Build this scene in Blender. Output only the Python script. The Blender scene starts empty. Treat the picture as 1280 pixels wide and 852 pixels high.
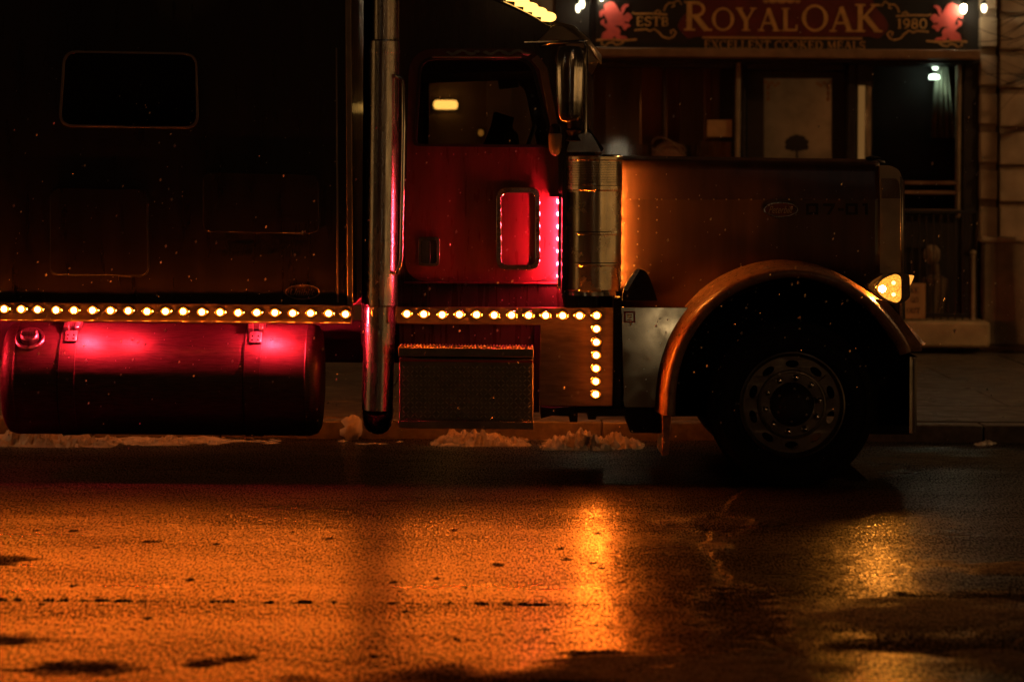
import bpy, bmesh, math, random
import numpy as np
from mathutils import Vector, Matrix
from mathutils.geometry import tessellate_polygon
random.seed(7)
rng = np.random.default_rng(11)
SC = bpy.context.scene
COL = SC.collection
R = math.radians
PI = math.pi

# ------------------------------------------------------------------ camera
FPX, HX, HY, CAMY, CAMZ, ROLL = 3708.0, 640.0, 205.0, -18.0, 1.95, R(0.4)
cam = bpy.data.cameras.new('camera')
cam.lens = FPX / 1280 * 36
cam.sensor_width = 36
cam.shift_y = -(426 - HY) / 1280
cam.clip_end = 500
cam.clip_start = 0.3
cam.dof.use_dof = True
cam.dof.focus_distance = 18.0
cam.dof.aperture_fstop = 2.2
camo = bpy.data.objects.new('camera', cam)
COL.objects.link(camo)
camo.matrix_world = Matrix.Translation((0, CAMY, CAMZ)) @ Matrix.Rotation(PI/2, 4, 'X') @ Matrix.Rotation(ROLL, 4, 'Z')
SC.camera = camo

# ------------------------------------------------------------------ night sky, faint sun lamp, exposure
w = bpy.data.worlds.new('World'); SC.world = w; w.use_nodes = True
bg = w.node_tree.nodes['Background']
bg.inputs[0].default_value = (1.0, 0.52, 0.26, 1)       # low cloud lit by street lamps
bg.inputs[1].default_value = 0.0035
sun = bpy.data.lights.new('moon', 'SUN'); sun.energy = 0.004; sun.angle = R(10); sun.color = (1.0, 0.8, 0.6)
suno = bpy.data.objects.new('moon', sun); COL.objects.link(suno)
suno.rotation_euler = (R(50), 0, R(25))
SC.view_settings.view_transform = 'Standard'
SC.view_settings.look = 'None'
SC.view_settings.exposure = 0.0
SC.view_settings.gamma = 1.0
SC.cycles.use_denoising = True
try:
    SC.cycles.denoiser = 'OPENIMAGEDENOISE'
    SC.cycles.denoising_input_passes = 'RGB_ALBEDO_NORMAL'
    SC.cycles.denoising_prefilter = 'ACCURATE'
except Exception:
    pass
SC.cycles.max_bounces = 6
SC.cycles.transparent_max_bounces = 16
SC.cycles.sample_clamp_indirect = 3.0
SC.cycles.caustics_reflective = False
SC.cycles.caustics_refractive = False
SC.cycles.use_light_tree = True
SC.cycles.use_guiding = True
SC.cycles.guiding_training_samples = 64

# ------------------------------------------------------------------ helpers
def W(px, py, Y):
    """photo pixel on the vertical plane at depth Y -> world point"""
    dx, dy = px - HX, py - HY
    x = dx*math.cos(ROLL) + dy*math.sin(ROLL)
    y = -dx*math.sin(ROLL) + dy*math.cos(ROLL)
    d = Y - CAMY
    return Vector((x*d/FPX, Y, CAMZ - y*d/FPX))

def G(px, py, z=0.0):
    """photo pixel on the ground -> world x, y"""
    dx, dy = px - HX, py - HY
    x = dx*math.cos(ROLL) + dy*math.sin(ROLL)
    y = -dx*math.sin(ROLL) + dy*math.cos(ROLL)
    d = FPX*(CAMZ - z)/y
    return x*d/FPX, d + CAMY

class MB:
    def __init__(self):
        self.v, self.f, self.m = [], [], []
    def add(self, vs, fs, m=0):
        b = len(self.v)
        self.v += [tuple(p) for p in vs]
        for q in fs:
            self.f.append(tuple(b + i for i in q)); self.m.append(m)
    def box(self, x0, x1, y0, y1, z0, z1, m=0):
        vs = [(x0,y0,z0),(x1,y0,z0),(x1,y1,z0),(x0,y1,z0),(x0,y0,z1),(x1,y0,z1),(x1,y1,z1),(x0,y1,z1)]
        self.add(vs, [(3,2,1,0),(4,5,6,7),(0,1,5,4),(1,2,6,5),(2,3,7,6),(3,0,4,7)], m)
    def panel(self, outer, Y0, Y1, holes=(), m=0):
        """outer and holes: lists of (X, Z); a slab from Y0 (towards the camera) to Y1"""
        loops = [list(outer)] + [list(h) for h in holes]
        tri = tessellate_polygon([[Vector((p[0], p[1], 0)) for p in l] for l in loops])
        flat = [p for l in loops for p in l]
        n = len(flat)
        vs = [(p[0], Y0, p[1]) for p in flat] + [(p[0], Y1, p[1]) for p in flat]
        fs = []
        for t in tri:
            a, b, c = [flat[i] for i in t]
            s = (b[0]-a[0])*(c[1]-a[1]) - (b[1]-a[1])*(c[0]-a[0])
            if abs(s) < 1e-12: continue
            t = tuple(t) if s > 0 else tuple(reversed(t))
            fs.append(t); fs.append(tuple(i + n for i in reversed(t)))
        o = 0
        for k, l in enumerate(loops):
            ar = sum(l[i-1][0]*l[i][1] - l[i][0]*l[i-1][1] for i in range(len(l)))
            ccw = ar > 0
            for i in range(len(l)):
                a, b = o + i, o + (i+1) % len(l)
                q = (a, a+n, b+n, b)
                if (ccw and k == 0) or (not ccw and k > 0): q = tuple(reversed(q))
                fs.append(q)
            o += len(l)
        self.add(vs, fs, m)
    def tube(self, pts, r, n=10, m=0, caps=True):
        pts = [Vector(p) for p in pts]
        rs = r if isinstance(r, (list, tuple)) else [r]*len(pts)
        vs, fs = [], []
        up = None
        for i, p in enumerate(pts):
            t = (pts[min(i+1, len(pts)-1)] - pts[max(i-1, 0)]).normalized()
            if up is None:
                a = Vector((0,0,1)) if abs(t.z) < .9 else Vector((0,1,0))
                up = (a - t*a.dot(t)).normalized()
            else:
                up = (up - t*up.dot(t)).normalized()
            s = t.cross(up)
            for k in range(n):
                c = 2*PI*k/n
                vs.append(p + (up*math.cos(c) + s*math.sin(c))*rs[i])
        for i in range(len(pts)-1):
            for k in range(n):
                fs.append((i*n+k, i*n+(k+1)%n, (i+1)*n+(k+1)%n, (i+1)*n+k))
        if caps:
            fs.append(tuple(range(n))[::-1]); fs.append(tuple((len(pts)-1)*n + k for k in range(n)))
        self.add(vs, fs, m)
    def lathe(self, prof, c, axis='Z', n=32, m=0, sx=1.0, sy=1.0):
        """prof: list of (radius, distance along the axis); c: centre"""
        c = Vector(c)
        vs, fs = [], []
        for r, t in prof:
            for k in range(n):
                a = 2*PI*k/n
                x, y = r*math.cos(a)*sx, r*math.sin(a)*sy
                if axis == 'Z': p = (x, y, t)
                elif axis == 'Y': p = (x, t, -y)
                else: p = (t, x, y)
                vs.append(c + Vector(p))
        for i in range(len(prof)-1):
            for k in range(n):
                fs.append((i*n+k, i*n+(k+1)%n, (i+1)*n+(k+1)%n, (i+1)*n+k))
        self.add(vs, fs, m)
    def ball(self, c, rx, ry, rz, n=12, k=7, m=0):
        prof = [(max(1e-4, math.sin(PI*i/k)), -math.cos(PI*i/k)) for i in range(k+1)]
        vs, fs = [], []
        for r, t in prof:
            for j in range(n):
                a = 2*PI*j/n
                vs.append((c[0]+rx*r*math.cos(a), c[1]+ry*r*math.sin(a), c[2]+rz*t))
        for i in range(k):
            for j in range(n):
                fs.append((i*n+j, i*n+(j+1)%n, (i+1)*n+(j+1)%n, (i+1)*n+j))
        self.add(vs, fs, m)
    def mesh(self, name, mats, smooth=40):
        me = bpy.data.meshes.new(name)
        me.from_pydata(self.v, [], self.f)
        for m in (mats if isinstance(mats, (list, tuple)) else [mats]): me.materials.append(m)
        me.polygons.foreach_set('material_index', self.m)
        if smooth:
            me.polygons.foreach_set('use_smooth', [True]*len(me.polygons))
            bmf = bmesh.new(); bmf.from_mesh(me)
            bmesh.ops.recalc_face_normals(bmf, faces=bmf.faces); bmf.to_mesh(me); bmf.free()
            me.set_sharp_from_angle(angle=R(smooth))
        else:
            bmf = bmesh.new(); bmf.from_mesh(me)
            bmesh.ops.recalc_face_normals(bmf, faces=bmf.faces); bmf.to_mesh(me); bmf.free()
        me.update()
        return me
    def obj(self, name, mats, parent=None, bevel=0, smooth=40, **props):
        return link(name, self.mesh(name, mats, smooth), parent, bevel, **props)

def wloc(o):
    p = Vector((0,0,0))
    while o is not None:
        p += o.location; o = o.parent
    return p

def link(name, me, parent=None, bevel=0, loc=None, **props):
    o = bpy.data.objects.new(name, me); COL.objects.link(o)
    if parent is not None:
        o.parent = parent
        base = wloc(parent)
        o.location = (Vector(loc) if loc is not None else Vector((0,0,0))) - base
    elif loc is not None:
        o.location = loc
    if bevel:
        b = o.modifiers.new('bevel', 'BEVEL'); b.width = bevel; b.segments = 2
        b.limit_method = 'ANGLE'; b.angle_limit = R(35)
    for k, v in props.items(): o[k] = v
    return o

def thing(name, label, cat, loc, group=None):
    o = bpy.data.objects.new(name, None); COL.objects.link(o)
    o.location = loc; o.empty_display_size = .2
    o['label'] = label; o['category'] = cat
    if group: o['group'] = group
    return o

def XZ(pts, Y):
    """photo pixels on the plane at Y -> list of (X, Z)"""
    return [(p.x, p.z) for p in (W(a, b, Y) for a, b in pts)]

def rnd(pts, r, n=5):
    """polygon with rounded corners; r one radius or one per corner"""
    out = []
    N = len(pts)
    for i in range(N):
        rr = r[i] if isinstance(r, (list, tuple)) else r
        p = Vector(pts[i]); a = Vector(pts[i-1]); b = Vector(pts[(i+1) % N])
        if rr <= 0: out.append(tuple(p)); continue
        u, v = (a-p), (b-p)
        l = min(rr, u.length*.49, v.length*.49)
        p0, p1 = p + u.normalized()*l, p + v.normalized()*l
        for k in range(n+1):
            t = k/n
            q = p0*(1-t)**2 + p*2*t*(1-t) + p1*t*t
            out.append(tuple(q))
    return out

def rect(x0, y0, x1, y1): return [(x0,y0),(x1,y0),(x1,y1),(x0,y1)]

def pbox(b, x0, y0, x1, y1, Y0, Y1, m=0):
    """box between two photo pixels, its front face at Y0"""
    p, q = W(x0, y1, Y0), W(x1, y0, Y0)
    b.box(p.x, q.x, Y0, Y1, p.z, q.z, m)

def ribbon(pts, t):
    """polyline -> outline polygon of width t (t one value or one per point)"""
    P = [Vector(p) for p in pts]
    L, Rr = [], []
    for i, p in enumerate(P):
        d = P[min(i+1, len(P)-1)] - P[max(i-1, 0)]
        if d.length < 1e-9: d = Vector((1,0))
        n = Vector((-d.y, d.x)).normalized()
        h = (t[i] if isinstance(t, (list, tuple)) else t)/2
        L.append(p + n*h); Rr.append(p - n*h)
    return [L, Rr]

# ------------------------------------------------------------------ serif capitals drawn as strokes
def arc(cx, cy, rx, ry, a0, a1, n=10):
    return [(cx + rx*math.cos(R(a0+(a1-a0)*i/n)), cy + ry*math.sin(R(a0+(a1-a0)*i/n))) for i in range(n+1)]
TK, TN, SF = .17, .075, .06
def _ser(x0, x1, y): return ([(x0, y), (x1, y)], SF)
GL = {
 'R': (.86, [([(.17,.02),(.17,.98)],TK), ([(.12,.955)]+arc(.38,.73,.26,.225,90,-90,9)+[(.2,.505)],.1), ([(.36,.5),(.74,.02)],TK), _ser(0,.36,.03), _ser(0,.3,.97), _ser(.64,.92,.03)]),
 'O': (.92, [(arc(.46,.5,.39,.46,0,180,14),[.16]+[.13]*2+[.09]*9+[.13]*2+[.16]), (arc(.46,.5,.39,.46,180,360,14),[.16]+[.13]*2+[.09]*9+[.13]*2+[.16])]),
 'Y': (.86, [([(.43,.02),(.43,.45)],TK), ([(.13,.96),(.43,.44)],TK), ([(.74,.96),(.45,.42)],TN), _ser(.26,.6,.03), _ser(0,.3,.97), _ser(.6,.86,.97)]),
 'A': (.9, [([(.12,.03),(.44,.98)],TN), ([(.42,.98),(.76,.03)],TK), ([(.22,.34),(.62,.34)],TN), _ser(0,.26,.03), _ser(.6,.92,.03)]),
 'L': (.72, [([(.17,.02),(.17,.98)],TK), ([(.1,.05),(.6,.05)],.09), ([(.62,.02),(.64,.28)],TN), _ser(0,.34,.97), _ser(0,.2,.03)]),
 'K': (.88, [([(.17,.02),(.17,.98)],TK), ([(.2,.42),(.66,.96)],TN), ([(.34,.56),(.74,.03)],TK), _ser(0,.34,.03), _ser(0,.34,.97), _ser(.52,.84,.97), _ser(.62,.92,.03)]),
 'E': (.74, [([(.17,.02),(.17,.98)],TK), ([(.1,.955),(.62,.955)],.08), ([(.2,.5),(.5,.5)],TN), ([(.1,.045),(.66,.045)],.08), ([(.62,.97),(.62,.76)],TN), ([(.66,.02),(.68,.26)],TN), ([(.5,.6),(.5,.4)],TN)]),
 'X': (.86, [([(.14,.97),(.72,.03)],TK), ([(.7,.97),(.14,.03)],TN), _ser(0,.28,.97), _ser(.58,.84,.97), _ser(0,.28,.03), _ser(.58,.88,.03)]),
 'C': (.8, [(arc(.46,.5,.38,.46,48,312,16),[.09,.09]+[.1]*4+[.16]*5+[.1]*4+[.08,.07]), ([(.72,.97),(.72,.7)],TN)]),
 'N': (.92, [([(.15,.02),(.15,.97)],TN), ([(.15,.97),(.76,.04)],TK), ([(.76,.02),(.76,.97)],TN), _ser(0,.28,.03), _ser(0,.2,.97), _ser(.62,.9,.97)]),
 'T': (.8, [([(.4,.02),(.4,.98)],TK), ([(.03,.955),(.77,.955)],.08), ([(.05,.97),(.03,.72)],TN), ([(.75,.97),(.77,.72)],TN), _ser(.24,.56,.03)]),
 'D': (.88, [([(.17,.02),(.17,.98)],TK), ([(.12,.955),(.34,.955)]+arc(.36,.5,.42,.455,88,-88,12)+[(.12,.045)],[.08,.08]+[.1]*3+[.16]*7+[.1]*3+[.08])]),
 'M': (1.06, [([(.15,.02),(.17,.97)],TN), ([(.17,.97),(.5,.08)],TK), ([(.5,.08),(.86,.97)],TN), ([(.88,.02),(.86,.97)],TK), _ser(0,.28,.03), _ser(.72,1.04,.03)]),
 'S': (.68, [(arc(.34,.73,.24,.22,35,250,10)+arc(.33,.27,.26,.23,75,-150,10),.125), ([(.58,.96),(.58,.74)],TN), ([(.08,.3),(.08,.04)],TN)]),
 'B': (.8, [([(.17,.02),(.17,.98)],TK), ([(.12,.955)]+arc(.38,.74,.24,.215,90,-90,8)+[(.2,.52)],.1), ([(.2,.5)]+arc(.4,.27,.28,.225,90,-90,8)+[(.12,.045)],.1)]),
 'G': (.86, [(arc(.46,.5,.38,.46,48,330,16),.13), ([(.78,.03),(.78,.42)],TK*.8), _ser(.58,.9,.43)]),
 'U': (.88, [([(.16,.97),(.16,.4)]+arc(.44,.34,.28,.3,180,360,9)+[(.72,.97)],.12), _ser(0,.32,.97), _ser(.58,.88,.97)]),
 '1': (.5, [([(.25,.02),(.25,.98)],TK), ([(.06,.82),(.25,.96)],TN), _ser(.08,.42,.03)]),
 '9': (.72, [(arc(.35,.66,.25,.28,0,360,16),.12), ([(.6,.66),(.56,.34),(.4,.12),(.14,.04)],.12)]),
 '8': (.72, [(arc(.35,.73,.21,.21,0,360,14),.11), (arc(.35,.28,.26,.24,0,360,14),.13)]),
 '0': (.78, [(arc(.38,.5,.29,.45,0,360,20),.13)]),
}
def serif_text(b, words, H, x0, x1, zbase, Y, th=.012, m=0):
    """words: list of (char, scale); fitted from x0 to x1 on the plane at Y"""
    tot = sum((GL[c][0]*s + .06) if c != ' ' else .4*s for c, s in words)
    k = (x1-x0)/tot
    x = x0; e = 0
    for c, s in words:
        if c == ' ': x += .4*s*k; continue
        wd, st = GL[c]
        for pts, t in st:
            tt = [q*s*k for q in t] if isinstance(t, list) else t*s*k
            pp = [(x + px*s*k, zbase + pz*s*H) for px, pz in pts]
            if isinstance(tt, list) and len(tt) != len(pp): tt = max(tt)
            L, Q = ribbon(pp, tt)
            n = len(L); e += 1
            y0 = Y - th - (e % 7)*.0006
            vs = [(p.x, y0, p.y) for p in L] + [(p.x, y0, p.y) for p in Q] + [(p.x, Y, p.y) for p in L] + [(p.x, Y, p.y) for p in Q]
            fs = []
            for i in range(n-1):
                fs += [(i, i+1, n+i+1, n+i), (i, 2*n+i, 2*n+i+1, i+1), (n+i, n+i+1, 3*n+i+1, 3*n+i)]
            fs += [(0, n, 3*n, 2*n), (n-1, 3*n-1, 4*n-1, 2*n-1)]
            b.add(vs, fs, m)
        x += (wd*s + .06)*k

def text_mesh(name, body, mat, width, height, shear=0.0, ex=.001):
    cu = bpy.data.curves.new(name, 'FONT'); cu.body = body; cu.shear = shear
    cu.extrude = .001; cu.resolution_u = 3; cu.align_x = 'CENTER'; cu.align_y = 'CENTER'
    o = bpy.data.objects.new(name, cu); COL.objects.link(o)
    bpy.context.view_layer.update()
    me = bpy.data.meshes.new_from_object(o.evaluated_get(bpy.context.evaluated_depsgraph_get()))
    bpy.data.objects.remove(o); bpy.data.curves.remove(cu)
    a = np.empty(len(me.vertices)*3); me.vertices.foreach_get('co', a); a = a.reshape(-1, 3)
    lo, hi = a.min(0), a.max(0); c = (lo+hi)/2; s = hi-lo
    out = np.empty_like(a)
    out[:,0] = (a[:,0]-c[0])/s[0]*width
    out[:,2] = (a[:,1]-c[1])/s[1]*height
    out[:,1] = -(a[:,2]-c[2])/max(s[2],1e-6)*ex*2
    me.vertices.foreach_set('co', out.ravel()); me.materials.clear(); me.materials.append(mat)
    me.name = name; me.update()
    return me

# ------------------------------------------------------------------ materials
class NT:
    def __init__(self, name):
        self.mat = bpy.data.materials.new(name); self.mat.use_nodes = True
        self.t = self.mat.node_tree; self.b = self.t.nodes['Principled BSDF']; self.out = self.t.nodes['Material Output']
    def n(self, typ, **kw):
        x = self.t.nodes.new(typ)
        for k, v in kw.items():
            if k.startswith('i_'):
                key = k[2:]; key = int(key) if key.isdigit() else key.replace('_', ' ')
                x.inputs[key].default_value = v
            else: setattr(x, k, v)
        return x
    def l(self, a, b): self.t.links.new(a, b)
    def coords(self, scale=(1,1,1), kind='pos'):
        if kind == 'pos': s = self.n('ShaderNodeNewGeometry').outputs['Position']
        else: s = self.n('ShaderNodeTexCoord').outputs['Object']
        mp = self.n('ShaderNodeMapping'); mp.inputs['Scale'].default_value = scale
        self.l(s, mp.inputs[0]); return mp.outputs[0]
    def noise(self, co, scale, detail=4, rough=.55):
        x = self.n('ShaderNodeTexNoise', i_Scale=scale, i_Detail=detail, i_Roughness=rough); self.l(co, x.inputs['Vector']); return x.outputs['Fac']
    def ramp(self, f, stops):
        x = self.n('ShaderNodeValToRGB'); self.l(f, x.inputs[0]); e = x.color_ramp.elements
        while len(e) < len(stops): e.new(.5)
        for k, (p, c) in enumerate(stops):
            e[k].position = p; e[k].color = (c, c, c, 1) if isinstance(c, (int, float)) else (*c, 1)
        return x.outputs[0]
    def bump(self, h, strength, dist):
        x = self.n('ShaderNodeBump', i_Strength=strength, i_Distance=dist); self.l(h, x.inputs['Height']); return x.outputs[0]
    def set(self, **kw):
        for k, v in kw.items(): self.b.inputs[k.replace('_', ' ')].default_value = v

def mat(name, col, rough=.5, metal=0, var=.25, nscale=6, rvar=.12, bump=.0, bscale=60, streak=None, coat=0, spec=.5):
    t = NT(name)
    co = t.coords(streak or (1,1,1))
    f = t.noise(co, nscale, 5)
    c0 = tuple(max(0, q*(1-var)) for q in col); c1 = tuple(min(1, q*(1+var)) for q in col)
    t.l(t.ramp(f, [(.3, c0), (.7, c1)]), t.b.inputs['Base Color'])
    f2 = t.noise(co, nscale*2.7, 4)
    t.l(t.ramp(f2, [(.3, max(.02, rough-rvar)), (.72, min(1, rough+rvar))]), t.b.inputs['Roughness'])
    t.set(Metallic=metal, Coat_Weight=coat, Coat_Roughness=.08, Specular_IOR_Level=spec)
    if bump:
        t.l(t.bump(t.noise(t.coords(), bscale, 3), 1.0, bump), t.b.inputs['Normal'])
    return t.mat

def emit(name, col, s):
    t = NT(name)
    e = t.n('ShaderNodeEmission'); e.inputs[0].default_value = (*col, 1); e.inputs[1].default_value = s
    t.l(e.outputs[0], t.out.inputs[0]); return t.mat

def glass(name, tint=(1,1,1), rough=.03, f0=.04, fmax=.85):
    t = NT(name)
    tr = t.n('ShaderNodeBsdfTransparent'); tr.inputs[0].default_value = (*tint, 1)
    gl = t.n('ShaderNodeBsdfGlossy'); gl.inputs['Roughness'].default_value = rough
    fr = t.n('ShaderNodeFresnel', i_IOR=1.45)
    mx = t.n('ShaderNodeMixShader')
    t.l(fr.outputs[0], mx.inputs[0]); t.l(tr.outputs[0], mx.inputs[1]); t.l(gl.outputs[0], mx.inputs[2])
    t.l(mx.outputs[0], t.out.inputs[0]); return t.mat

M = {}
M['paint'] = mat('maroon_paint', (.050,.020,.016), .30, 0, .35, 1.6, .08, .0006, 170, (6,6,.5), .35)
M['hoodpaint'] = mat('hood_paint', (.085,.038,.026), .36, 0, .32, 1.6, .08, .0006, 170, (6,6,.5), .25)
M['darkchrome'] = mat('shaded_chrome', (.30,.27,.24), .20, 1, .2, 4, .08, .0004, 60)
M['paint_door'] = mat('maroon_door_red_lit', (.15,.028,.026), .34, 0, .3, 2.5, .1, .0006, 190, (5,5,.8), .3)  # redder than the cab paint: red bulb light put into the colour
M['sleeper'] = mat('dark_sleeper_paint', (.020,.014,.011), .34, 0, .4, 1.3, .1, .0008, 150, (5,5,.6), .25)
M['dark'] = mat('black_underbody', (.012,.010,.009), .7, 0, .4, 8, .1)
M['liner'] = mat('black_fender_liner', (.010,.009,.008), .85, 0, .3, 10, .05, spec=.1)
M['rubber'] = mat('tyre_rubber', (.012,.011,.010), .8, 0, .3, 20, .08, .0006, 120, spec=.2)
M['seal'] = mat('black_rubber_seal', (.010,.010,.010), .5, 0, .2, 20, .1)
M['chrome'] = mat('wet_chrome', (.72,.66,.58), .13, 1, .12, 3, .05, .0003, 70)
M['canister'] = mat('canister_chrome', (.76,.63,.44), .25, 1, .15, 3, .06, .0003, 70)
M['stack'] = mat('stack_chrome', (.66,.60,.53), .26, 1, .2, 2.5, .07, .0004, 40, (4,4,.7))
M['steel'] = mat('stainless_panel', (.27,.21,.16), .40, 1, .25, 3, .1, .0003, 140, (3,3,14))
M['tank'] = mat('brushed_tank_aluminium', (.12,.085,.08), .55, .9, .3, 4, .08, .0006, 60, (3,30,30))
M['alu'] = mat('brushed_aluminium', (.42,.40,.38), .42, 1, .3, 4, .1, .0005, 90, (20,2,2))
M['tread'] = mat('tread_plate_aluminium', (.30,.24,.17), .5, .45, .25, 14, .1, .0004, 90)
M['tread_hi'] = mat('polished_tread_diamonds', (.72,.62,.46), .32, .5, .2, 30, .08)
M['polished'] = mat('polished_steel', (.36,.27,.17), .09, 1, .15, 3, .04)
M['rim'] = mat('dirty_wheel_rim', (.22,.19,.16), .42, 1, .35, 6, .12, .0006, 60)
M['satin'] = mat('satin_trim', (.34,.27,.20), .42, 1, .25, 5, .1, .0004, 90)
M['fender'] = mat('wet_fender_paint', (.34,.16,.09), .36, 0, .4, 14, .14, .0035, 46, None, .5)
M['numeral'] = mat('black_decal', (.004,.004,.004), .6, 0, .1, 10, .05)
M['badge'] = mat('badge_red', (.06,.012,.010), .35, 0, .2, 10, .05)
M['interior'] = mat('cab_interior_cloth', (.018,.014,.012), .8, 0, .3, 10, .1)
M['glass'] = glass('cab_glass', (.80,.78,.74))
M['tint'] = mat('tinted_glass', (.003,.003,.003), .06, 0, .2, 4, .03)
M['sticker'] = mat('red_warning_sticker', (.55,.05,.03), .5, 0, .2, 20, .1)
AMB = (1.0, .158, .010)
M['amber_core'] = emit('amber_bulb_lit', AMB, 760)
M['amber_lens'] = emit('amber_lens_lit', (1.0, .24, .015), 1.5)
M['amber_roof'] = emit('amber_roof_lens_lit', (1.0, .52, .10), 3.2)
t = NT('turn_lens_lit')
vo = t.n('ShaderNodeTexVoronoi', i_Scale=95.0); t.l(t.coords(), vo.inputs['Vector'])
mr_ = t.n('ShaderNodeMapRange'); t.l(vo.outputs['Distance'], mr_.inputs[0]); mr_.inputs[2].default_value = .9; mr_.inputs[3].default_value = 2.6; mr_.inputs[4].default_value = .7
e = t.n('ShaderNodeEmission'); e.inputs[0].default_value = (1.0, .34, .035, 1); t.l(mr_.outputs[0], e.inputs[1]); t.l(e.outputs[0], t.out.inputs[0])
M['turn_lens'] = t.mat
M['turn_soft'] = emit('turn_reflector_lit', (1.0, .55, .16), 5)
M['turn_core'] = emit('turn_bulb_lit', (1.0, .30, .03), 2200)
M['red_core'] = emit('red_bulb_lit', (1.0, .030, .065), 1500)
M['red_tank'] = emit('red_tank_bulb_lit', (1.0, .02, .04), 5600)
M['hood_core'] = emit('amber_hood_bulb_lit', (1.0, .30, .035), 640)
M['lamp_white'] = emit('sign_bulb_lit', (1.0, .80, .48), 80)
M['lamp_dim'] = emit('far_sign_bulb_lit', (1.0, .85, .55), 6)
M['lamp_green'] = emit('cool_bulb_lit', (.70, 1.0, .82), 9)
M['sodium'] = emit('sodium_lens_lit', (1.0, .50, .18), 720)
M['sodium_left'] = emit('left_sodium_lens_lit', (1.0, .50, .19), 800)
M['sodium_dim'] = emit('dim_sodium_lens_lit', (1.0, .50, .20), 220)
M['coolstreet'] = emit('cool_street_lens_lit', (1.0, .85, .62), 25)

# wet asphalt: attributes 'dry' (slush and silt film) and 'tar' (rough dull patches) are painted on the mesh
t = NT('wet_asphalt')
co = t.coords()
agg = t.n('ShaderNodeTexVoronoi', i_Scale=85.0); t.l(co, agg.inputs['Vector'])
fine = t.noise(co, 240, 3)
big = t.noise(co, 1.1, 5)
dry = t.n('ShaderNodeAttribute', attribute_name='dry').outputs['Fac']
tar = t.n('ShaderNodeAttribute', attribute_name='tar').outputs['Fac']
c_as = t.ramp(t.noise(co, 120, 3), [(.3, (.006,.0055,.005)), (.75, (.022,.020,.018))])
mx1 = t.n('ShaderNodeMixRGB'); t.l(dry, mx1.inputs[0]); t.l(c_as, mx1.inputs[1])
t.l(t.ramp(t.noise(co, 9, 6), [(.3, (.05,.043,.036)), (.7, (.13,.112,.09))]), mx1.inputs[2])
mx2 = t.n('ShaderNodeMixRGB'); t.l(tar, mx2.inputs[0]); t.l(mx1.outputs[0], mx2.inputs[1]); mx2.inputs[2].default_value = (.006,.006,.006,1)
t.l(mx2.outputs[0], t.b.inputs['Base Color'])
mp0 = t.n('ShaderNodeMapping'); mp0.inputs['Scale'].default_value = (.5, 1.7, 1); t.l(t.n('ShaderNodeNewGeometry').outputs['Position'], mp0.inputs[0])
big = t.noise(mp0.outputs[0], 1.0, 6, .62)
r0 = t.ramp(big, [(.36, .27), (.64, .33)])
mr = t.n('ShaderNodeMixRGB'); t.l(dry, mr.inputs[0]); t.l(r0, mr.inputs[1]); mr.inputs[2].default_value = (.8,.8,.8,1)
mr2 = t.n('ShaderNodeMixRGB'); t.l(tar, mr2.inputs[0]); t.l(mr.outputs[0], mr2.inputs[1]); mr2.inputs[2].default_value = (.9,.9,.9,1)
t.l(mr2.outputs[0], t.b.inputs['Roughness'])
mxs = t.n('ShaderNodeMath', operation='MAXIMUM'); t.l(dry, mxs.inputs[0]); t.l(tar, mxs.inputs[1])
sp = t.n('ShaderNodeMapRange'); t.l(mxs.outputs[0], sp.inputs[0]); sp.inputs[3].default_value = .5; sp.inputs[4].default_value = .06
t.l(sp.outputs[0], t.b.inputs['Specular IOR Level'])
# wet grains: each grain tilts the film a little towards or away from the eye
def grain(sx, sy, off):
    mp = t.n('ShaderNodeMapping'); mp.inputs['Scale'].default_value = (sx, sy, 1); mp.inputs['Location'].default_value = (off, off*.7, 0)
    mp.inputs['Rotation'].default_value = (0, 0, R(3)); t.l(geo.outputs['Position'], mp.inputs[0])
    nz = t.n('ShaderNodeTexNoise', i_Scale=1.0, i_Detail=1.0, i_Roughness=.5); t.l(mp.outputs[0], nz.inputs['Vector'])
    return nz.outputs['Fac']
geo = t.n('ShaderNodeNewGeometry')
g1, g2, g3 = grain(105, 19, 0), grain(105, 19, 31), grain(98, 17, 57)
def tilt(f, k):
    m_ = t.n('ShaderNodeMath', operation='MULTIPLY_ADD'); t.l(f, m_.inputs[0]); m_.inputs[1].default_value = k; m_.inputs[2].default_value = -k/2; return m_.outputs[0]
cx = t.n('ShaderNodeCombineXYZ'); t.l(tilt(g1, .11), cx.inputs[0]); t.l(tilt(g2, .95), cx.inputs[1])
va = t.n('ShaderNodeVectorMath', operation='ADD'); t.l(geo.outputs['Normal'], va.inputs[0]); t.l(cx.outputs[0], va.inputs[1])
vn = t.n('ShaderNodeVectorMath', operation='NORMALIZE'); t.l(va.outputs[0], vn.inputs[0]); t.l(vn.outputs[0], t.b.inputs['Normal'])
mpw = t.n('ShaderNodeMapping'); mpw.inputs['Scale'].default_value = (.6, 1.5, 1); t.l(geo.outputs['Position'], mpw.inputs[0])
wet = t.n('ShaderNodeTexNoise', i_Scale=1.0, i_Detail=6.0, i_Roughness=.62); t.l(mpw.outputs[0], wet.inputs['Vector'])
g4 = t.n('ShaderNodeMath', operation='MULTIPLY_ADD'); t.l(wet.outputs['Fac'], g4.inputs[0]); g4.inputs[1].default_value = .42; t.l(g3, g4.inputs[2])
g5 = t.n('ShaderNodeMath', operation='SUBTRACT'); t.l(g4.outputs[0], g5.inputs[0]); g5.inputs[1].default_value = .20
gs_ = t.n('ShaderNodeMapRange'); t.l(g5.outputs[0], gs_.inputs[0]); gs_.inputs[1].default_value = .47; gs_.inputs[2].default_value = .62; gs_.inputs[3].default_value = .008; gs_.inputs[4].default_value = 2.6
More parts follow.
